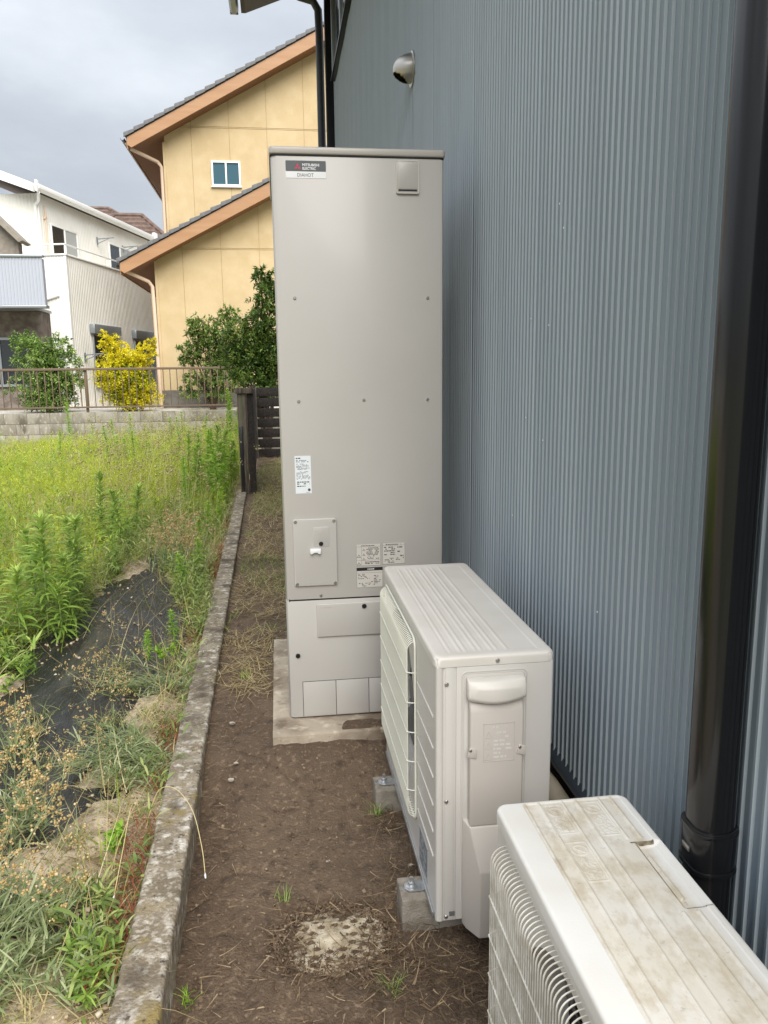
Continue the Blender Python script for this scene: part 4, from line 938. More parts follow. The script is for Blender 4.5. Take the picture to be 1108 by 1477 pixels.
# ================================================================== PALE BALCONY HOUSE far left
bh = thing('balcony_house', (-7.2, 17.2, .55), 'grey brown house with a pale blue ribbed balcony front at the field corner', 'house')
g = MB(); g.box(-9.6, -5.225, 16.33, 16.50, 3.02, 4.05); g.build('balcony_body', M_bluegrey, bh)
ribs('y', -9.6, -5.22, 16.315, 3.03, 4.09, .073, .014, M_bluegrey, bh, root=True)
g = MB(); g.box(-9.6, -5.19, 16.27, 16.42, 4.075, 4.13); g.build('parapet_cap', M_alu, bh, bevel=.01)
g = MB(); g.box(-9.6, -5.19, 16.26, 16.52, 2.95, 3.02); g.box(-9.6, -5.6, 16.52, 18.2, 2.96, 3.03); g.build('balcony_floor', M_alu, bh, bevel=.01)
g = MB(); g.box(-9.6, -5.62, 17.35, 18.1, .5, 2.95); g.build('lower_wall', M_brown, bh)
g = MB(); g.box(-7.3, -6.0, 17.32, 17.36, 1.2, 2.3); wo = g.build('window', M_gdark, bh); g = MB()
for q in ((-7.3, -6.0, 2.28, 2.34), (-7.3, -6.0, 1.16, 1.22), (-7.33, -7.27, 1.22, 2.28), (-6.03, -5.97, 1.22, 2.28), (-6.68, -6.62, 1.22, 2.28)): g.box(q[0], q[1], 17.28, 17.33, q[2], q[3])
g.build('window_frame', M_alu, wo)
g = MB(); g.prism([(-6.0, 4.66), (-9.4, 8.1), (-9.4, 8.0), (-6.1, 4.62)], 17.7, 18.4); g.build('lean_to_roof', M_cloth, bh)
g = MB(); g.prism([(-6.2, 4.05), (-6.2, 4.75), (-9.3, 7.9), (-9.3, 4.05)], 18.0, 18.3); g.build('upper_wall', M_cloth, bh)

# ================================================================== BROWN ROOFED HOUSE far behind
br = thing('brown_roof_house', (-7.5, 37, .5), 'distant house with a brown tiled hip roof behind the white house', 'house')
g = MB(); g.box(-11, -4.6, 34.6, 41, .4, 7.0); g.build('wall', M_whitewall, br)
def hip(x0, x1, y0, y1, z0, zr, xr0, xr1, yr):
    g = MB(); g.add([(x0, y0, z0), (x1, y0, z0), (x1, y1, z0), (x0, y1, z0), (xr0, yr, zr), (xr1, yr, zr)], [(0, 1, 5, 4), (1, 2, 5), (2, 3, 4, 5), (3, 0, 4), (3, 2, 1, 0)]); o = g.build('roof', M_rtile2, br)
    for a_, b_ in (((x0, y0, z0), (xr0, yr, zr)), ((x1, y0, z0), (xr1, yr, zr)), ((xr0, yr, zr), (xr1, yr, zr))):
        g = MB(); g.tube([a_, b_], .10, 8); g.build('ridge_tiles', M_rtile2, o)
    for i in range(1, 9):      # tile courses on the slope that faces the field
        t_ = i/9; xa = x0+(xr0-x0)*t_; xb = x1+(xr1-x1)*t_; yy = y0+(yr-y0)*t_; zz = z0+(zr-z0)*t_
        g = MB(); g.box(xa, xb, yy-.05, yy+.12, zz-.06, zz+.05); g.build('tile_course', M_rtile2, o)
hip(-12, -4.2, 34, 41.5, 7.0, 9.4, -9.6, -7.8, 38); hip(-8.6, -3.7, 33.2, 38, 6.6, 8.55, -7.0, -5.8, 35)

# ================================================================== SHRUBS AND TREES
def shrub(name, label, cat, base, h, lobes, nleaf, lsize, m, trunk_h, seed, wratio=.5, fill=.55, droop=.3):
    """lobes: list of (dx,dy,z,rx,ry,rz) ellipsoids; leaves lie in clumps on and inside them"""
    rg = np.random.default_rng(seed); t = thing(name, base, label, cat)
    g = MB()
    for (dx, dy, z, rx, ry, rz) in lobes:
        for q in range(2):
            e = (dx+rg.uniform(-.5, .5)*rx, dy+rg.uniform(-.5, .5)*ry, z+rg.uniform(-.2, .6)*rz)
            mid = (e[0]*.35+rg.uniform(-.05, .05), e[1]*.35, max(.1, e[2]*.5)); g.tube([(rg.uniform(-.04, .04), rg.uniform(-.04, .04), -.05), mid, e], [.03, .02, .006], 6)
    g.build('trunk', M_bark, t, local=True, smooth=True)
    nm = NM(); tot = sum(l[3]*l[5] for l in lobes)
    for (dx, dy, z, rx, ry, rz) in lobes:
        n = int(nleaf*rx*rz/tot); nc = max(6, n//22)
        d = rg.normal(size=(nc, 3)); d /= np.linalg.norm(d, axis=1)[:, None]
        rad = rg.random(nc)**(1-fill)*(.82+.36*rg.random(nc)); cc = d*rad[:, None]*np.array([rx, ry, rz])+np.array([dx, dy, z])
        ci = rg.integers(0, nc, n); cr_ = .085*(.6+.9*rg.random(nc))*(rx/.6)
        off = rg.normal(size=(n, 3)); off /= np.linalg.norm(off, axis=1)[:, None]; off *= (rg.random(n)**.5)[:, None]
        P = cc[ci]+off*cr_[ci][:, None]
        ct = rg.random(nc); tint = np.clip(ct[ci]*.6+.4*rg.random(n), 0, 1)
        outd = P-np.array([dx, dy, z]); az = np.arctan2(outd[:, 0], outd[:, 1])+rg.normal(0, .9, n)
        nm.strips(P, az, rg.normal(.25, .6, n), lsize*(.6+.8*rg.random(n)), lsize*wratio*(.7+.6*rg.random(n)), droop+rg.random(n)*.8, 2, tint, 'round', rg.normal(0, .5, n))
    nm.build('crown', m, t); return t
L_cam = leafmat('camellia_leaf', srgb(78, 108, 50), srgb(134, 162, 82), srgb(200, 214, 140), .25, .35)
L_yel = leafmat('golden_leaf', srgb(196, 186, 24), srgb(232, 220, 44), srgb(246, 238, 110), .35, .5)
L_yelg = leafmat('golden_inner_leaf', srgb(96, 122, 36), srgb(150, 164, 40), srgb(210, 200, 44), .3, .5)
L_dark = leafmat('dark_tree_leaf', srgb(52, 74, 36), srgb(98, 122, 56), srgb(164, 178, 90), .28, .4)
L_mid = leafmat('mid_shrub_leaf', srgb(74, 98, 50), srgb(122, 146, 74), srgb(184, 196, 112), .32, .45)
shrub('camellia_bush', 'glossy green rounded bush behind the brown fence by the pale balcony', 'bush', (-5.15, 15.65, .58), 1.95,
      [(-.1, 0, .55, .68, .5, .55), (.2, .1, .95, .60, .5, .55), (-.25, 0, 1.25, .50, .45, .48), (.25, 0, 1.38, .42, .4, .36), (-.45, .1, 1.60, .28, .3, .26), (.55, 0, .7, .3, .3, .3), (0, .1, .3, .6, .4, .3)], 17000, .062, L_cam, .3, 3, .5, .62)
ys_ = shrub('golden_shrub', 'bright yellow leaved shrub behind the brown fence in front of the white house', 'bush', (-3.40, 15.62, .58), 1.9,
      [(0, 0, .50, .62, .5, .5), (-.1, 0, .95, .58, .5, .5), (-.25, 0, 1.35, .32, .35, .36), (-.38, 0, 1.66, .14, .16, .22), (.30, 0, 1.15, .40, .36, .34), (.48, 0, 1.42, .20, .2, .22), (.62, .05, 1.55, .12, .15, .14), (.25, 0, .35, .52, .4, .34)], 19000, .046, L_yel, .3, 5, .62, .66)
# its green inside leaves
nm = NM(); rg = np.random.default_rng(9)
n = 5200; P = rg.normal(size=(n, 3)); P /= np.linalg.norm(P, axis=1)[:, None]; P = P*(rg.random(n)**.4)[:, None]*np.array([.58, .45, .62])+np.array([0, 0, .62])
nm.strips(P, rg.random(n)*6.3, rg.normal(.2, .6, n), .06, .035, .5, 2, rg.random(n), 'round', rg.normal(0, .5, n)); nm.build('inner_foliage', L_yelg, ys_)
shrub('leafy_shrub', 'loose mid green shrub in front of the yellow house wall behind the fence', 'bush', (-1.5, 15.75, .58), 2.3,
      [(-.35, 0, 1.45, .38, .35, .45), (-.15, 0, 1.85, .42, .4, .40), (.25, 0, 1.6, .45, .4, .5), (-.45, 0, .55, .32, .3, .35), (.2, 0, .6, .5, .4, .45), (.5, .1, 1.1, .4, .4, .6), (.1, 0, 1.15, .36, .35, .4), (-.55, 0, 1.15, .2, .2, .2), (.45, 0, 2.1, .3, .3, .3)], 14000, .075, L_mid, .4, 11, .42, .5)
shrub('dense_tree', 'dense dark green tree overhanging the wooden fence next to the water heater', 'tree', (-.22, 12.0, -.2), 3.6,
      [(-.10, 0, 2.0, .58, .6, .55), (.1, 0, 2.55, .46, .5, .5), (-.35, 0, 2.25, .42, .4, .4), (.15, 0, 3.05, .32, .4, .36), (-.02, 0, 3.35, .18, .2, .2), (-.22, -.2, 1.55, .48, .5, .42), (.25, 0, 1.8, .5, .5, .5), (-.55, 0, 1.85, .26, .3, .3), (.30, .1, 3.2, .3, .3, .3), (.1, -.3, 1.30, .35, .4, .24)], 20000, .075, L_dark, .5, 17, .40, .55)

# ================================================================== WEEDS
L_gold = leafmat('goldenrod_leaf', srgb(104, 136, 56), srgb(146, 176, 80), srgb(192, 212, 112), .42)
L_field = leafmat('field_weed_leaf', srgb(140, 160, 50), srgb(196, 208, 76), srgb(222, 226, 120), .45)
L_straw = leafmat('straw', srgb(150, 130, 88), srgb(186, 168, 122), srgb(212, 200, 160), .25, .8)
L_grey = leafmat('grey_green_leaf', srgb(118, 134, 88), srgb(156, 168, 120), srgb(200, 204, 164), .38)
L_tan = leafmat('dry_flower', srgb(196, 170, 112), srgb(218, 196, 144), srgb(234, 220, 184), .45, .9)
L_redst = leafmat('reddish_stem', srgb(120, 62, 44), srgb(148, 84, 58), srgb(150, 120, 80), .2, .8)
L_mixed = leafmat('mixed_weed_leaf', srgb(96, 118, 62), srgb(146, 166, 88), srgb(190, 192, 130), .35)
L_lime = leafmat('young_leaf', srgb(112, 156, 42), srgb(150, 192, 62), srgb(190, 216, 96), .4)

def goldenrod(seed, h, nl, leaf, m, wid=.014, tuft=True):
    """upright stem set all round with narrow arching leaves"""
    rg = np.random.default_rng(seed); t = bpy.data.objects.new('goldenrod_plant', None); COL.objects.link(t)
    bx, by = rg.normal(0, .05, 2)*h
    cv = lambda u: np.stack([bx*u*u, by*u*u, h*u], -1)
    g = MB(); g.tube([tuple(cv(np.array(u))) for u in (0, .3, .6, .85, 1)], [.005, .0045, .004, .003, .0015], 6); g.build('stem', MATS.get('weed_stem') or mat('weed_stem', srgb(132, 150, 84), .6), t, local=True, smooth=True)
    nm = NM(); u = np.sort(rg.random(nl)**.8*.93+.06); az = np.arange(nl)*2.4+rg.normal(0, .3, nl)
    L_ = leaf*(1.15-.55*u)*(.75+.5*rg.random(nl)); el = .15+.75*u+rg.normal(0, .15, nl)
    nm.strips(cv(u), az, el, L_, wid*(.7+.5*rg.random(nl)), 1.5-.5*u, 5, np.clip(.15+u*.45+.4*rg.random(nl), 0, 1), 'leaf', rg.normal(0, .3, nl))
    if tuft:
        k = 16; nm.strips(np.repeat(cv(np.array([.985])), k, 0), rg.random(k)*6.28, .75+.6*rg.random(k), leaf*.45*(.6+.7*rg.random(k)), wid*.75, .7, 4, .75+.25*rg.random(k), 'leaf')
    nm.build('leaves', m, t); return t
protos = [goldenrod(100+i, h, int(125*h/.6), .150, L_gold, .0165) for i, h in enumerate((.70, .62, .50, .40))]+[goldenrod(120+i, h, int(190*h/.6), .078, L_lime, .011) for i, h in enumerate((.62, .5, .35))]
used = set()
def place(pi, x, y, sc, label, group):
    p = protos[pi]
    if pi in used: o = copy_tree(p)
    else: o = p; used.add(pi)
    o.location = (x, y, float(fieldz(np.array(x), np.array(y)))-.01); o.rotation_euler = (random.uniform(-.08, .08), random.uniform(-.08, .08), random.uniform(0, 6.28)); o.scale = (sc, sc, sc)
    props(o, label, 'weed', group)
LB1 = ('tall leafy goldenrod weed in the clump at the edge of the black mulch film', 'goldenrod clump beside the mulch film')
for pi, x, y, sc in ((0, -1.34, 1.46, 1.0), (1, -1.48, 1.66, 1.0), (0, -1.24, 1.80, .9), (2, -1.22, 1.52, .9), (1, -1.62, 1.40, .85), (2, -1.44, 1.32, .9), (3, -1.52, 1.18, .9), (3, -1.24, 1.40, .8), (0, -1.72, 1.80, .9), (1, -1.36, 2.10, .95), (2, -1.62, 2.15, 1), (2, -1.80, 1.50, .9), (3, -1.70, 1.10, .8)): place(pi, x, y, sc, *LB1)
LB2 = ('leafy weed rising between torn pieces of black film', 'weeds among the torn film')
for pi, x, y, sc in ((1, -1.25, 3.2, .9), (2, -1.42, 3.5, 1), (3, -1.22, 2.75, .7), (3, -1.25, 3.5, .75), (0, -1.55, 3.9, .9), (2, -1.3, 4.1, 1)): place(pi, x, y, sc, *LB2)
LB3 = ('bright green young weed growing against the low concrete wall', 'young weeds along the low wall')
for pi, x, y, sc in ((6, -.66, 2.2, .85), (6, -.62, 2.6, .9), (5, -.64, 3.3, .7), (6, -.60, 1.15, .65), (6, -.72, 1.0, .5), (6, -.66, 4.0, 1), (5, -.62, 4.6, .8)): place(pi, x, y, sc, *LB3)
LB4 = ('dense bright green weed standing beside the capped wooden post', 'weeds beside the wooden post')
for i in range(26):
    place(random.choice((4, 5, 4, 1)), random.uniform(-1.15, -.58), random.uniform(5.4, 8.2), random.uniform(.85, 1.3), *LB4)
LB5 = ('tall light green weed spike rising above the weedy field before the block wall', 'weed spikes across the field')
for i in range(34):
    y = random.uniform(8, 14.0); place(random.choice((4, 5, 4)), -.7-random.random()**1.6*(2.2+.3*(y-8)), y, random.uniform(.7, 1.15), *LB5)
for x, y, sc in ((-.92, 12.9, 1.9), (-1.0, 13.2, 1.5), (-.75, 12.5, 1.3), (-4.3, 13.8, 1.5), (-3.0, 13.5, 1.1), (-1.9, 13.0, 1.2), (-1.5, 12.8, 1.1)): place(4, x, y, sc, *LB5)

# carpet of light green field weeds (uncountable)
rg = np.random.default_rng(21); nm = NM()
def onfilm(X, Y): return (X > -1.42+.30*np.clip((Y-1.2)/2.2, 0, 1)) & (X < -.60-.42*np.clip((Y-1.6)/1.8, 0, 1)) & (Y < 6.4)
n = 9500; Y = .6+13.6*rg.random(n)**.85; X = -.60-(.9+.50*(Y+3)) * rg.random(n)
ok = ~onfilm(X, Y) & ~((X > -1.9) & (Y < 1.0)) & ~((X > -1.35) & (Y < 4.6)); X, Y = X[ok], Y[ok]; n = len(X)
patch = fbm(X, Y, 3, .55)
H = (.12+.20*rg.random(n))*(1+.9*patch)*(1+.55*np.clip((X+2.6)/1.5, 0, 1)*np.clip((Y-4)/3, 0, 1)); Z0 = fieldz(X, Y)
tn = np.clip(.5+.9*patch+.22*rg.normal(size=n), 0, 1)
for k in range(16):
    u = ((k+.5)/16)**.7; nm.strips(np.stack([X+.02*rg.normal(size=n), Y+.02*rg.normal(size=n), Z0+H*u], -1), rg.random(n)*6.28, .15+.7*u+.3*rg.normal(size=n), .062*(1.2-.6*u)*(.6+.8*rg.random(n)), .0085*(.7+.7*rg.random(n)), .9, 2, np.clip(tn*.6+.45*u*rg.random(n)+.1*rg.normal(size=n), 0, 1), 'leaf', rg.normal(0, .4, n))
nm.strips(np.stack([X, Y, Z0], -1), 0, math.pi/2, H, .0045, .05, 2, tn*.5, 'stem')
props(nm.build('field_weeds', L_field), 'carpet of light yellow green weeds covering the empty field', 'weeds', kind='stuff')
nm = NM(); n = 34000; Y = -1+15*rg.random(n)**.9; X = -.55-(1.0+.50*(Y+3))*rg.random(n)
ok = ~(onfilm(X, Y) & (rg.random(n) < .96)) & ~((X > -1.3) & (Y < 1) & (rg.random(n) < .8)); X, Y = X[ok], Y[ok]; n = len(X)
nm.strips(np.stack([X, Y, fieldz(X, Y)], -1), rg.random(n)*6.28, .8+.45*rg.normal(size=n), .08+.20*rg.random(n), .0035+.004*rg.random(n), .9*rg.random(n), 3, np.clip(.45+.7*fbm(X, Y, 3, .9)+.25*rg.normal(size=n), 0, 1), 'blade')
props(nm.build('field_grass', L_field), 'fine green grass between the field weeds', 'grass', kind='stuff')
nm = NM(); n = 24000; Y = -1.4+15.2*rg.random(n)**.9; X = -.50-(1.0+.46*(Y+3))*rg.random(n)
ok = ~(onfilm(X, Y) & (rg.random(n) < .9)) & (fbm(X+9, Y, 3, .8)+.25*rg.normal(size=n) > -.12); X, Y = X[ok], Y[ok]; n = len(X)
nm.strips(np.stack([X, Y, fieldz(X, Y)+.02+.10*rg.random(n)*np.clip((Y-2)/3, 0, 1)], -1), rg.random(n)*6.28, .25+.75*rg.random(n), .12+.30*rg.random(n), .0022+.0026*rg.random(n), .9*rg.normal(size=n), 4, None, 'blade')
props(nm.build('dry_grass', L_straw), 'dry straw coloured grass stalks among the field weeds', 'dry grass', kind='stuff')
# seeding stems with reddish and tan tops in the right half of the field
nm = NM(); n = 520; Y = 4+9.5*rg.random(n); X = -.65-(.4+.19*Y)*rg.random(n); ok = ~(onfilm(X, Y) & (rg.random(n) < .7)); X, Y = X[ok], Y[ok]; n = len(X)
az = rg.random(n)*6.28; el = 1.25+.2*rg.normal(size=n); Lh = .35+.40*rg.random(n); tip = nm.strips(np.stack([X, Y, fieldz(X, Y)], -1), az, el, Lh, .004, .25, 5, rg.random(n), 'stem')
for q in range(7):
    tp = tip+rg.normal(0, .022, (n, 3)); tp[:, 2] -= .05*rg.random(n); nm.balls(tp, .0065*(.6+.8*rg.random(n)), .4+.6*rg.random(n))
    nm.strips(tip-np.array([0, 0, .06]), rg.random(n)*6.28, .9+.3*rg.normal(size=n), .08, .003, 0, 2, rg.random(n), 'stem')
props(nm.build('seeding_stems', leafmat('seed_stem', srgb(150, 144, 84), srgb(192, 184, 126), srgb(212, 202, 156), .3, .8)), 'thin dry seed stems standing among the weeds near the block wall', 'dry stems', kind='stuff')
# mixed small weeds between the film and the low wall
nm = NM(); n = 1500; Y = -1.25+7*rg.random(n); wdt = .12+.42*np.clip((Y-1.6)/1.8, 0, 1); X = kerbx(Y)-.13-wdt*rg.random(n); ok = (fbm(X, Y, 2, 1.7) > -.05-.3*np.clip(Y-1.2, 0, 1)); X, Y = X[ok], Y[ok]; n = len(X)
H = .04+.16*rg.random(n)*np.clip((Y+.5)/2.5, .25, 1.3)
for k in range(9):
    u = (k+.5)/9; nm.strips(np.stack([X+.012*rg.normal(size=n), Y+.012*rg.normal(size=n), fieldz(X, Y)+H*u], -1), rg.random(n)*6.28, .2+.7*u+.3*rg.normal(size=n), .022+.035*rg.random(n), .007*(.6+.8*rg.random(n)), .9, 3, None, 'leaf', rg.normal(0, .4, n))
props(nm.build('kerbside_weeds', L_mixed), 'low mixed weeds crowding the strip between black film and low wall', 'weeds', kind='stuff')

# taller mixed weeds that break up the carpet, with darker and lighter clumps
nm = NM(); n = 900; Y = 2.6+11.2*rg.random(n)**.9; X = -.75-(.6+.50*(Y+3))*rg.random(n); ok = ~onfilm(X, Y) & ~((X > -1.3) & (Y < 4.6)) & (fbm(X+2, Y+5, 3, .9) > -.02); X, Y = X[ok], Y[ok]; n = len(X)
H = .22+.30*rg.random(n); lean = rg.normal(0, .10, (n, 2)); tn = rg.random(n)
for k in range(26):
    u = ((k+.5)/26)**.8; nm.strips(np.stack([X+lean[:, 0]*u*u*H*3, Y+lean[:, 1]*u*u*H*3, fieldz(X, Y)+H*u], -1), k*2.4+rg.normal(0, .4, n), .2+.8*u+.2*rg.normal(size=n), .085*(1.2-.6*u)*(.6+.7*rg.random(n)), .010*(.7+.6*rg.random(n)), 1.2, 3, np.clip(tn*.5+.4*u+.2*rg.normal(size=n), 0, 1), 'leaf', rg.normal(0, .4, n))
props(nm.build('tall_field_weeds', L_gold), 'taller mid green leafy weeds scattered thickly through the field', 'weeds', kind='stuff')
# tangle of bent grass and weeds along the film edges
nm = NM(); ng = NM(); n = 2600; Y = -1.3+6.5*rg.random(n)**1.2; side = rg.random(n) < .5
lf = -1.42+.30*np.clip((Y-1.2)/2.2, 0, 1)+.10*np.clip(.3-Y, 0, 1); rf = -.58-.42*np.clip((Y-1.6)/1.8, 0, 1)
X = np.where(side, lf-.22*rg.random(n)+.06, rf+.03+.14*rg.random(n)); ok = side | (Y > 1.3) | (rg.random(n) < .22); X, Y, side = X[ok], Y[ok], side[ok]; n = len(X); X = np.minimum(X, kerbx(Y)-.125); h_ = np.where(side, 1.0, .6)
nm.strips(np.stack([X, Y, np.maximum(fieldz(X, Y), -.075)], -1), rg.random(n)*6.28, .5+.6*rg.random(n), (.08+.24*rg.random(n))*h_, .003+.003*rg.random(n), 1.3*rg.random(n), 5, None, 'blade', rg.normal(0, .5, n))
for k in range(10):
    u = (k+.5)/10; m_ = rg.random(n) < .35; q = int(m_.sum()); hh = (.06+.20*rg.random(q))*h_[m_]
    ng.strips(np.stack([X[m_]+.02*rg.normal(size=q), Y[m_]+.02*rg.normal(size=q), np.maximum(fieldz(X[m_], Y[m_]), -.075)+hh*u], -1), rg.random(q)*6.28, .1+.8*u+.3*rg.normal(size=q), .03+.05*rg.random(q), .006+.005*rg.random(q), 1.0, 3, None, 'leaf', rg.normal(0, .5, q))
props(nm.build('edge_grass', leafmat('edge_grass_leaf', srgb(120, 140, 70), srgb(168, 174, 100), srgb(212, 200, 150), .35)), 'bent green and straw coloured grass fringing the black film', 'grass', kind='stuff')
props(ng.build('edge_weeds', L_mixed), 'small tangled leafy weeds fringing the black film', 'weeds', kind='stuff')
# low tufts spreading over the sandy patches
nm = NM(); n = 2400; cx_ = rg.integers(0, 46, n); cX = -.48-.62*rg.random(46); cY = -1.35+2.3*rg.random(46); X = np.minimum(cX[cx_]+.035*rg.normal(size=n), -.45); Y = cY[cx_]+.035*rg.normal(size=n)
nm.strips(np.stack([X, Y, np.maximum(fieldz(X, Y), -.075)], -1), rg.random(n)*6.28, .3+.8*rg.random(n), .03+.09*rg.random(n), .0028+.002*rg.random(n), 1.1*rg.random(n), 4, np.clip((cx_ % 7)/7+.2*rg.normal(size=n), 0, 1), 'blade', rg.normal(0, .5, n))
props(nm.build('sand_grass', leafmat('sand_grass_leaf', srgb(128, 140, 84), srgb(176, 172, 116), srgb(206, 190, 146), .35)), 'sparse dry tufts spreading over the sandy soil', 'grass', kind='stuff')
# dried everlasting plants: grey stems, narrow leaves, tan flower heads
def everlasting(name, label, base, stems, lean_az, lean, ln, seed, heads=9, hr=.0062, leafn=9, spread=.05, group=None):
    rg = np.random.default_rng(seed); t = thing(name, base, label, 'dried plant', group); ns, nl, nh = NM(), NM(), NM()
    az = lean_az+rg.normal(0, .55 if lean < 1 else .28, stems); el = lean_el = np.clip(lean+rg.normal(0, .14, stems), .03, 1.5); L_ = ln*(.6+.55*rg.random(stems))
    P = np.stack([rg.normal(0, spread, stems), rg.normal(0, spread, stems), np.zeros(stems)], -1)
    dr = rg.normal(.15, .25, stems)
    tip = ns.strips(P, az, el, L_, .0038, dr, 7, None, 'stem'); ns.strips(P, az, el, L_, .0034, dr, 7, None, 'stem', math.pi/2)
    for i in range(stems):
        d = np.array([math.sin(az[i])*math.cos(el[i]), math.cos(az[i])*math.cos(el[i]), math.sin(el[i])])
        if leafn:
            uu = rg.random(leafn)*.75; pp_ = P[i]+d*(uu*L_[i])[:, None]; nl.strips(pp_, az[i]+rg.normal(0, 1.2, leafn), el[i]*.6+rg.normal(0, .3, leafn), .045+.05*rg.random(leafn), .0065, .6, 3, None, 'leaf')
        k = heads; tp = tip[i]; br_ = rg.normal(0, .022, (k, 3)); br_[:, 2] += .012; hd_ = tp+br_-d*(rg.random(k)*.12*L_[i]/.4)[:, None]
        st_ = tp-d*.05; 
        for q in range(5): nh.balls(hd_+rg.normal(0, .0045, (k, 3)), hr*.50*(.6+.7*rg.random(k)))
        dv = hd_-st_; ns.strips(np.repeat(st_[None], k, 0), np.arctan2(dv[:, 0], dv[:, 1]), np.arctan2(dv[:, 2], np.hypot(dv[:, 0], dv[:, 1])), np.linalg.norm(dv, axis=1), .0018, 0, 2, None, 'stem')
    props(ns.build('stems', L_grey, t), kind='stuff'); props(nh.build('flower_heads', L_tan, t, smooth=False), kind='stuff')
    if leafn: props(nl.build('leaves', L_grey, t), kind='stuff')
    return t
everlasting('everlasting_plant', 'fallen everlasting plant with tan seed heads lying across the black film', (-.56, .62, -.05), 18, -1.75, .26, .40, 31, 9, .0058, 6)
everlasting('everlasting_plant', 'bushy dried everlasting with orange tan heads halfway along the low wall', (-.80, 2.75, -.06), 34, 0, 1.05, .36, 32, 14, .0075, 4, .10)
everlasting('everlasting_plant', 'tall dried everlasting with tan heads leaning over the film near the grey green clump', (-.90, -.62, -.07), 15, 2.6, 1.12, .40, 33, 14, .0060, 5, .06)
everlasting('everlasting_plant', 'dried everlasting heads standing among the grey green foliage', (-.82, -1.10, -.07), 12, 1.4, 1.1, .38, 34, 12, .0058, 6, .06)
everlasting('everlasting_plant', 'drooping grey stemmed everlasting spilling towards the film from the kerb', (-.52, -.18, -.05), 46, -1.6, .36, .34, 35, 2, .0045, 12, .05)
everlasting('everlasting_plant', 'dense tan headed everlasting at the left side of the torn film', (-1.12, -.10, -.06), 18, -.3, .9, .26, 36, 14, .0065, 4, .07)
# grey-green foreground clump
def clump(name, label, base, n, ln, wd, m, seed, spread, el=.9, droop=.9, cat='weed'):
    rg = np.random.default_rng(seed); t = thing(name, base, label, cat); nm = NM(); st = NM()
    ns = max(6, n//14); P = np.stack([rg.normal(0, spread, ns), rg.normal(0, spread*1.1, ns), np.zeros(ns)], -1); az = rg.random(ns)*6.28; e_ = np.clip(el+rg.normal(0, .25, ns), .3, 1.45); L_ = ln*1.5*(.5+.8*rg.random(ns))
    st.strips(P, az, e_, L_, .004, .1, 5, None, 'stem'); st.strips(P, az, e_, L_, .004, .1, 5, None, 'stem', math.pi/2)
    for i in range(ns):
        k = 14; u = rg.random(k)**.8; d = np.array([math.sin(az[i])*math.cos(e_[i]), math.cos(az[i])*math.cos(e_[i]), math.sin(e_[i])])
        nm.strips(P[i]+d*(u*L_[i])[:, None], rg.random(k)*6.28, .35+.6*rg.random(k), ln*(.5+.6*rg.random(k)), wd*(.6+.7*rg.random(k)), droop*rg.random(k), 5, None, 'leaf', rg.normal(0, .4, k))
    props(st.build('stems', m, t), kind='stuff'); props(nm.build('leaves', m, t), kind='stuff'); return t
clump('lanceleaf_weed', 'grey green narrow leaved weed clump in the sandy corner by the kerb wall', (-.64, -1.18, -.08), 520, .068, .0062, L_grey, 51, .075)
clump('lanceleaf_weed', 'greener narrow leaved weed beside the kerb below the dried everlasting', (-.52, -1.22, -.08), 170, .055, .008, L_gold, 52, .05, 1.0)
clump('lanceleaf_weed', 'low grey green weed tuft hugging the kerb under the fallen everlasting', (-.54, .52, -.05), 220, .05, .006, L_grey, 53, .07, .6)
clump('lanceleaf_weed', 'grey green weed tuft spilling from the kerb above the torn film', (-.53, -.30, -.06), 260, .055, .0055, L_grey, 54, .055, .5)
clump('lanceleaf_weed', 'bright leafy weed at the left edge of the large black film', (-1.42, .78, -.06), 260, .08, .012, L_gold, 55, .10, 1.0)
clump('lanceleaf_weed', 'tall grey green weed clump under the dried everlasting heads', (-.78, -1.0, -.08), 420, .072, .006, L_grey, 56, .085, 1.1)
clump('lanceleaf_weed', 'fresh green low weed hiding the sand beside the kerb corner', (-.60, -.98, -.08), 200, .05, .008, L_mixed, 57, .07, .8)
clump('lanceleaf_weed', 'soft grey green weed beside the black film near the young weeds', (-.86, -.45, -.07), 240, .06, .006, L_grey, 58, .07, .8)
clump('lanceleaf_weed', 'yellowish green weed mat between film and kerb below the fallen everlasting', (-.56, .12, -.06), 200, .04, .005, L_mixed, 59, .08, .5)
clump('lobed_weed', 'fresh light green leafy weed on the sand between film and lichen kerb', (-.55, -.70, -.06), 90, .040, .014, L_lime, 71, .025, 1.2)
clump('lobed_weed', 'yellow green leafy sprig on the film edge under the fallen everlasting', (-.60, .95, -.05), 80, .035, .012, L_lime, 72, .03, 1.0)
# reddish creeping stems along the low wall, straw and litter on the path (uncountable)
nm = NM(); n = 2600; Y = -1.3+6*rg.random(n); X = kerbx(Y)-.125-.08*rg.random(n)**1.5
ok = (fbm(Y*0+1, Y, 2, 1.3) > -.12); X, Y = X[ok], Y[ok]; n = len(X)
nm.strips(np.stack([X, Y, np.full(n, -.05)], -1), rg.random(n)*6.28, .2+.9*rg.random(n), .03+.06*rg.random(n), .003, .6*rg.normal(size=n), 3, None, 'blade')
props(nm.build('red_creepers', L_redst), 'reddish brown creeping stems along the foot of the low wall', 'creepers', kind='stuff')
nm = NM(); n = 8000; Y = .3+10.2*rg.random(n)**1.1; X = -.33+.42*rg.random(n); ok = (X > kerbx(Y)+.005) & ~((X > -.075) & (Y < 1.02)) & (fbm(X, Y, 3, 2.2) > -.22*np.clip(Y-.2, 0, 1.5)); X, Y = X[ok], Y[ok]; n = len(X)
nm.strips(np.stack([X, Y, soilz(X, Y)+.012+.012*rg.random(n)], -1), rg.random(n)*6.28, .12*rg.normal(size=n)+.12, .05+.13*rg.random(n), .0022+.0022*rg.random(n), .5*rg.normal(size=n), 4, None, 'blade')
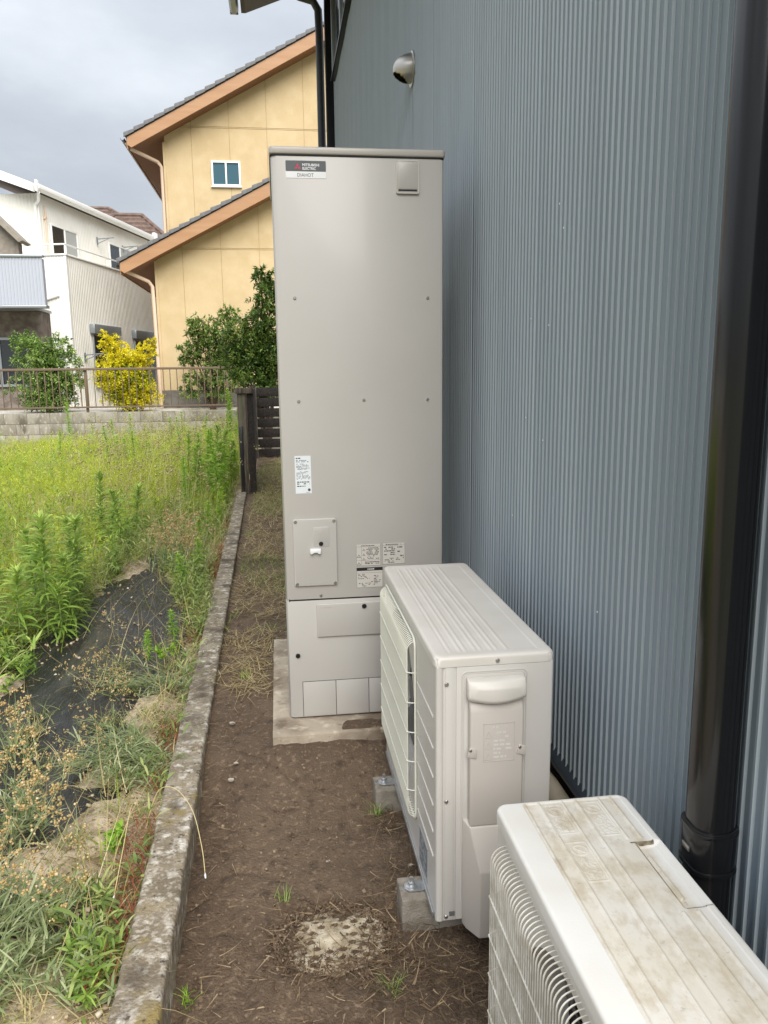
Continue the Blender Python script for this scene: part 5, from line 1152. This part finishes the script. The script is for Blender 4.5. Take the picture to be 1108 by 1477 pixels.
props(nm.build('straw_litter', L_straw), 'dry straw and cut grass littering the path beside the water heater', 'straw', kind='stuff')
nm = NM(); n = 7000; Y = 1.2+9.3*rg.random(n); X = -.33+.42*rg.random(n); ok = (X > kerbx(Y)+.005) & (fbm(X+5, Y, 3, 1.8) > .02); X, Y = X[ok], Y[ok]; n = len(X)
nm.strips(np.stack([X, Y, soilz(X, Y)+.004], -1), rg.random(n)*6.28, .5+.5*rg.random(n), .02+.05*rg.random(n), .003, .8*rg.random(n), 3, None, 'blade')
props(nm.build('path_grass', L_gold), 'short green grass sprouting through the straw on the path', 'grass', kind='stuff')
# dry twigs and leaf litter near the drain cover and the blocks
L_litter = leafmat('brown_litter', srgb(80, 64, 50), srgb(116, 96, 74), srgb(168, 148, 118), .15, .9)
nm = NM(); cl = []
for cx_, cy_, sx_, sy_, k in ((.27, -1.24, .12, .08, 420), (.34, -.86, .07, .04, 130), (.30, -.60, .05, .04, 110), (.0, -1.12, .16, .12, 90), (.22, -1.10, .035, .08, 130), (-.03, -1.13, .03, .08, 130), (.09, -1.00, .09, .02, 120), (.09, -1.225, .09, .02, 120), (.0, -.7, .2, .5, 130), (.20, -1.45, .22, .12, 420), (-.24, -.6, .04, .9, 420), (.32, -.95, .03, .06, 90), (.4, -1.3, .06, .06, 160)):
    cl.append(np.stack([rg.normal(cx_, sx_, k), rg.normal(cy_, sy_, k)], -1))
Q = np.concatenate(cl); Q = Q[(Q[:, 0] > kerbx(Q[:, 1])+.006) & (Q[:, 0] < .7)]; n = len(Q)
nm.strips(np.stack([Q[:, 0], Q[:, 1], soilz(Q[:, 0], Q[:, 1])+.012+.008*rg.random(n)], -1), rg.random(n)*6.28, .05+.12*rg.normal(size=n), .02+.06*rg.random(n)**1.5, .0018+.003*rg.random(n)**2, .5*rg.normal(size=n), 4, rg.random(n)**1.4, 'blade', rg.normal(0, .6, n))
props(nm.build('leaf_litter', L_litter), 'brown twigs and dead leaf bits scattered over the bare soil', 'litter', kind='stuff')
nm = NM(); n = 9000; Y = -1.4+5*rg.random(n)**1.3; X = kerbx(Y)-.12-1.0*rg.random(n)**1.2; ok = ~(onfilm(X, Y) & (rg.random(n) < .75)); X, Y = X[ok], Y[ok]; n = len(X)
nm.strips(np.stack([X, Y, fieldz(X, Y)+.008+.008*rg.random(n)], -1), rg.random(n)*6.28, .08+.25*rg.normal(size=n), .02+.10*rg.random(n)**1.6, .0018+.0022*rg.random(n), .5*rg.normal(size=n), 4, None, 'blade', rg.normal(0, .6, n))
props(nm.build('sand_litter', L_straw), 'broken straw and dry stems strewn over the sandy soil', 'straw', kind='stuff')
L_crumb = leafmat('soil_crumb', srgb(92, 76, 60), srgb(108, 91, 73), srgb(146, 128, 106), 0, .95)
nm = NM(); n = 9000; Y = -2.2+3.3*rg.random(n)**1.0; X = kerbx(Y)+.01+(.62-kerbx(Y))*rg.random(n); ok = ~((X > -.07) & (Y > -.14)) & (fbm(X, Y, 3, 4)+.3*rg.normal(size=n) > -.05); X, Y = X[ok], Y[ok]; n = len(X)
aa = rg.random(1500)*6.28; ra = .142+.022*rg.normal(size=1500); X = np.concatenate([X, .09+1.06*ra*np.cos(aa)]); Y = np.concatenate([Y, -1.11+.9*ra*np.sin(aa)]); n = len(X)
nm.balls(np.stack([X, Y, np.maximum(soilz(X, Y)+.02*fbm(X, Y, 3, 2.2)+.013*fbm(X, Y, 4, 9)+.002, np.where(np.hypot((X-.09)/1.06, (Y+1.11)/.9) < .15, -.1165, -9))], -1), .0012+.0045*rg.random(n)**4, rg.random(n)**1.5)
props(nm.build('soil_crumbs', L_crumb, smooth=False), 'small crumbs and clods of earth over the bare soil', 'soil crumbs', kind='stuff')
L_crumb2 = leafmat('sand_crumb', srgb(132, 114, 90), srgb(170, 152, 126), srgb(206, 194, 174), 0, .95)
nm = NM(); n = 9000; Y = -1.5+7.5*rg.random(n)**1.6; X = kerbx(Y)-.115-1.1*rg.random(n); ok = ~onfilm(X, Y) | (rg.random(n) < .2); X, Y = X[ok], Y[ok]; n = len(X)
nm.balls(np.stack([X, Y, np.maximum(fieldz(X, Y), -.07)+.002], -1), .0016+.008*rg.random(n)**4, rg.random(n))
props(nm.build('sand_crumbs', L_crumb2, smooth=False), 'sandy clods and small stones among the torn film', 'soil crumbs', kind='stuff')
# small grass tufts on the soil
def tuft(label, x, y, n, ln, m=L_mixed, seed=1, name='grass_tuft'):
    rg = np.random.default_rng(seed); nm = NM(); P = np.stack([rg.normal(0, .012, n), rg.normal(0, .012, n), np.zeros(n)], -1)
    nm.strips(P, rg.random(n)*6.28, .5+.8*rg.random(n), ln*(.4+.7*rg.random(n)), .0032, 1.0*rg.random(n), 4, None, 'blade'); o = nm.build(name, m); o.location = (x, y, float(soilz(x, y))+.004); return props(o, label, 'grass tuft', 'small tufts on the soil')
tuft('grass tuft against the concrete block under the middle of the wire guard', .285, -.545, 40, .07, seed=61)
tuft('sparse green tuft in the dead litter beside the drain cover',   .225, -1.31, 34, .06, seed=62)
tuft('small tuft on the far side of the drain cover', -.045, -.93, 26, .05, seed=63)
tuft('tiny green sprout at the foot of the low wall near the lichen patch', -.27, -1.28, 22, .05, L_lime, 64)
tuft('green sprout on the bare soil beside the concrete pad', -.20, .55, 24, .05, L_lime, 65)
# pebbles and scraps
for i, (x, y, r, lab) in enumerate(((.168, -1.46, .010, 'pale pebble on the soil in front of the drain cover'), (.352, -.84, .008, 'small white pebble beside the heat pump base rail'), (-.205, -.25, .008, 'white stone chip near the low wall by the concrete pad'), (-.235, .05, .010, 'larger white stone chip close to the low wall'), (.10, -.78, .005, 'tiny white chip in the middle of the bare soil'), (-.22, -.33, .009, 'flat white flake lying beside the low wall'))):
    g = MB(); rgp = random.Random(i); v = []; f = []
    for a_ in range(4):
        for b_ in range(7):
            th = math.pi*(a_+.5)/4; ph = 2*math.pi*b_/7; k_ = r*(.75+.5*rgp.random()); v.append((k_*math.sin(th)*math.cos(ph)*1.3, k_*math.sin(th)*math.sin(ph), .6*k_*math.cos(th)))
    for a_ in range(3):
        for b_ in range(7): f.append((a_*7+b_, a_*7+(b_+1) % 7, (a_+1)*7+(b_+1) % 7, (a_+1)*7+b_))
    f += [tuple(range(6, -1, -1)), tuple(range(21, 28))]
    g.add(v, f); o = g.build('pebble', M_stone, smooth=True); o.location = (x, y, float(soilz(x, y))+.012); props(o, lab, 'pebble')
# dry grass stalks bending over the low wall
def stalk(label, pts):
    t = thing('dry_stalk', pts[0], label, 'stalk'); g = MB(); p0 = Vector(pts[0]); V_ = [Vector(p) for p in pts]; V_ = [V_[0]]+V_+[V_[-1]]; sm_ = []
    for i in range(1, len(V_)-2):
        for q in range(6):
            u = q/6; a_, b_, c_, d_ = V_[i-1], V_[i], V_[i+1], V_[i+2]; sm_.append(.5*((2*b_)+(c_-a_)*u+(2*a_-5*b_+4*c_-d_)*u*u+(3*b_-a_-3*c_+d_)*u*u*u))
    pts = sm_+[V_[-1]]
    g.tube([Vector(p)-p0 for p in pts], [.0012]*(len(pts)-1)+[.0008], 5); g.build('stem', L_strawm, t, local=True, smooth=True)
    e_ = Vector(pts[-1])-p0; d = (Vector(pts[-1])-Vector(pts[-2])).normalized(); g = MB(); g.tube([e_, e_+d*.006, e_+d*.014, e_+d*.016], [.0008, .0028, .0024, .0006], 6); g.build('seed_head', M_sticker, t, local=True, smooth=True)
L_strawm = mat('straw_stalk', srgb(196, 180, 130), .8)
stalk('pale dry stalk arching over the low wall with its tip above the bare soil', [(-.47, -.62, -.05), (-.43, -.60, .06), (-.37, -.64, .09), (-.31, -.72, .06), (-.275, -.82, .0), (-.262, -.88, -.05)])
stalk('straight pale stalk leaning beside the low wall above the weeds', [(-.50, -.55, -.05), (-.49, -.7, .08), (-.485, -.88, .05), (-.49, -1.0, -.01)])
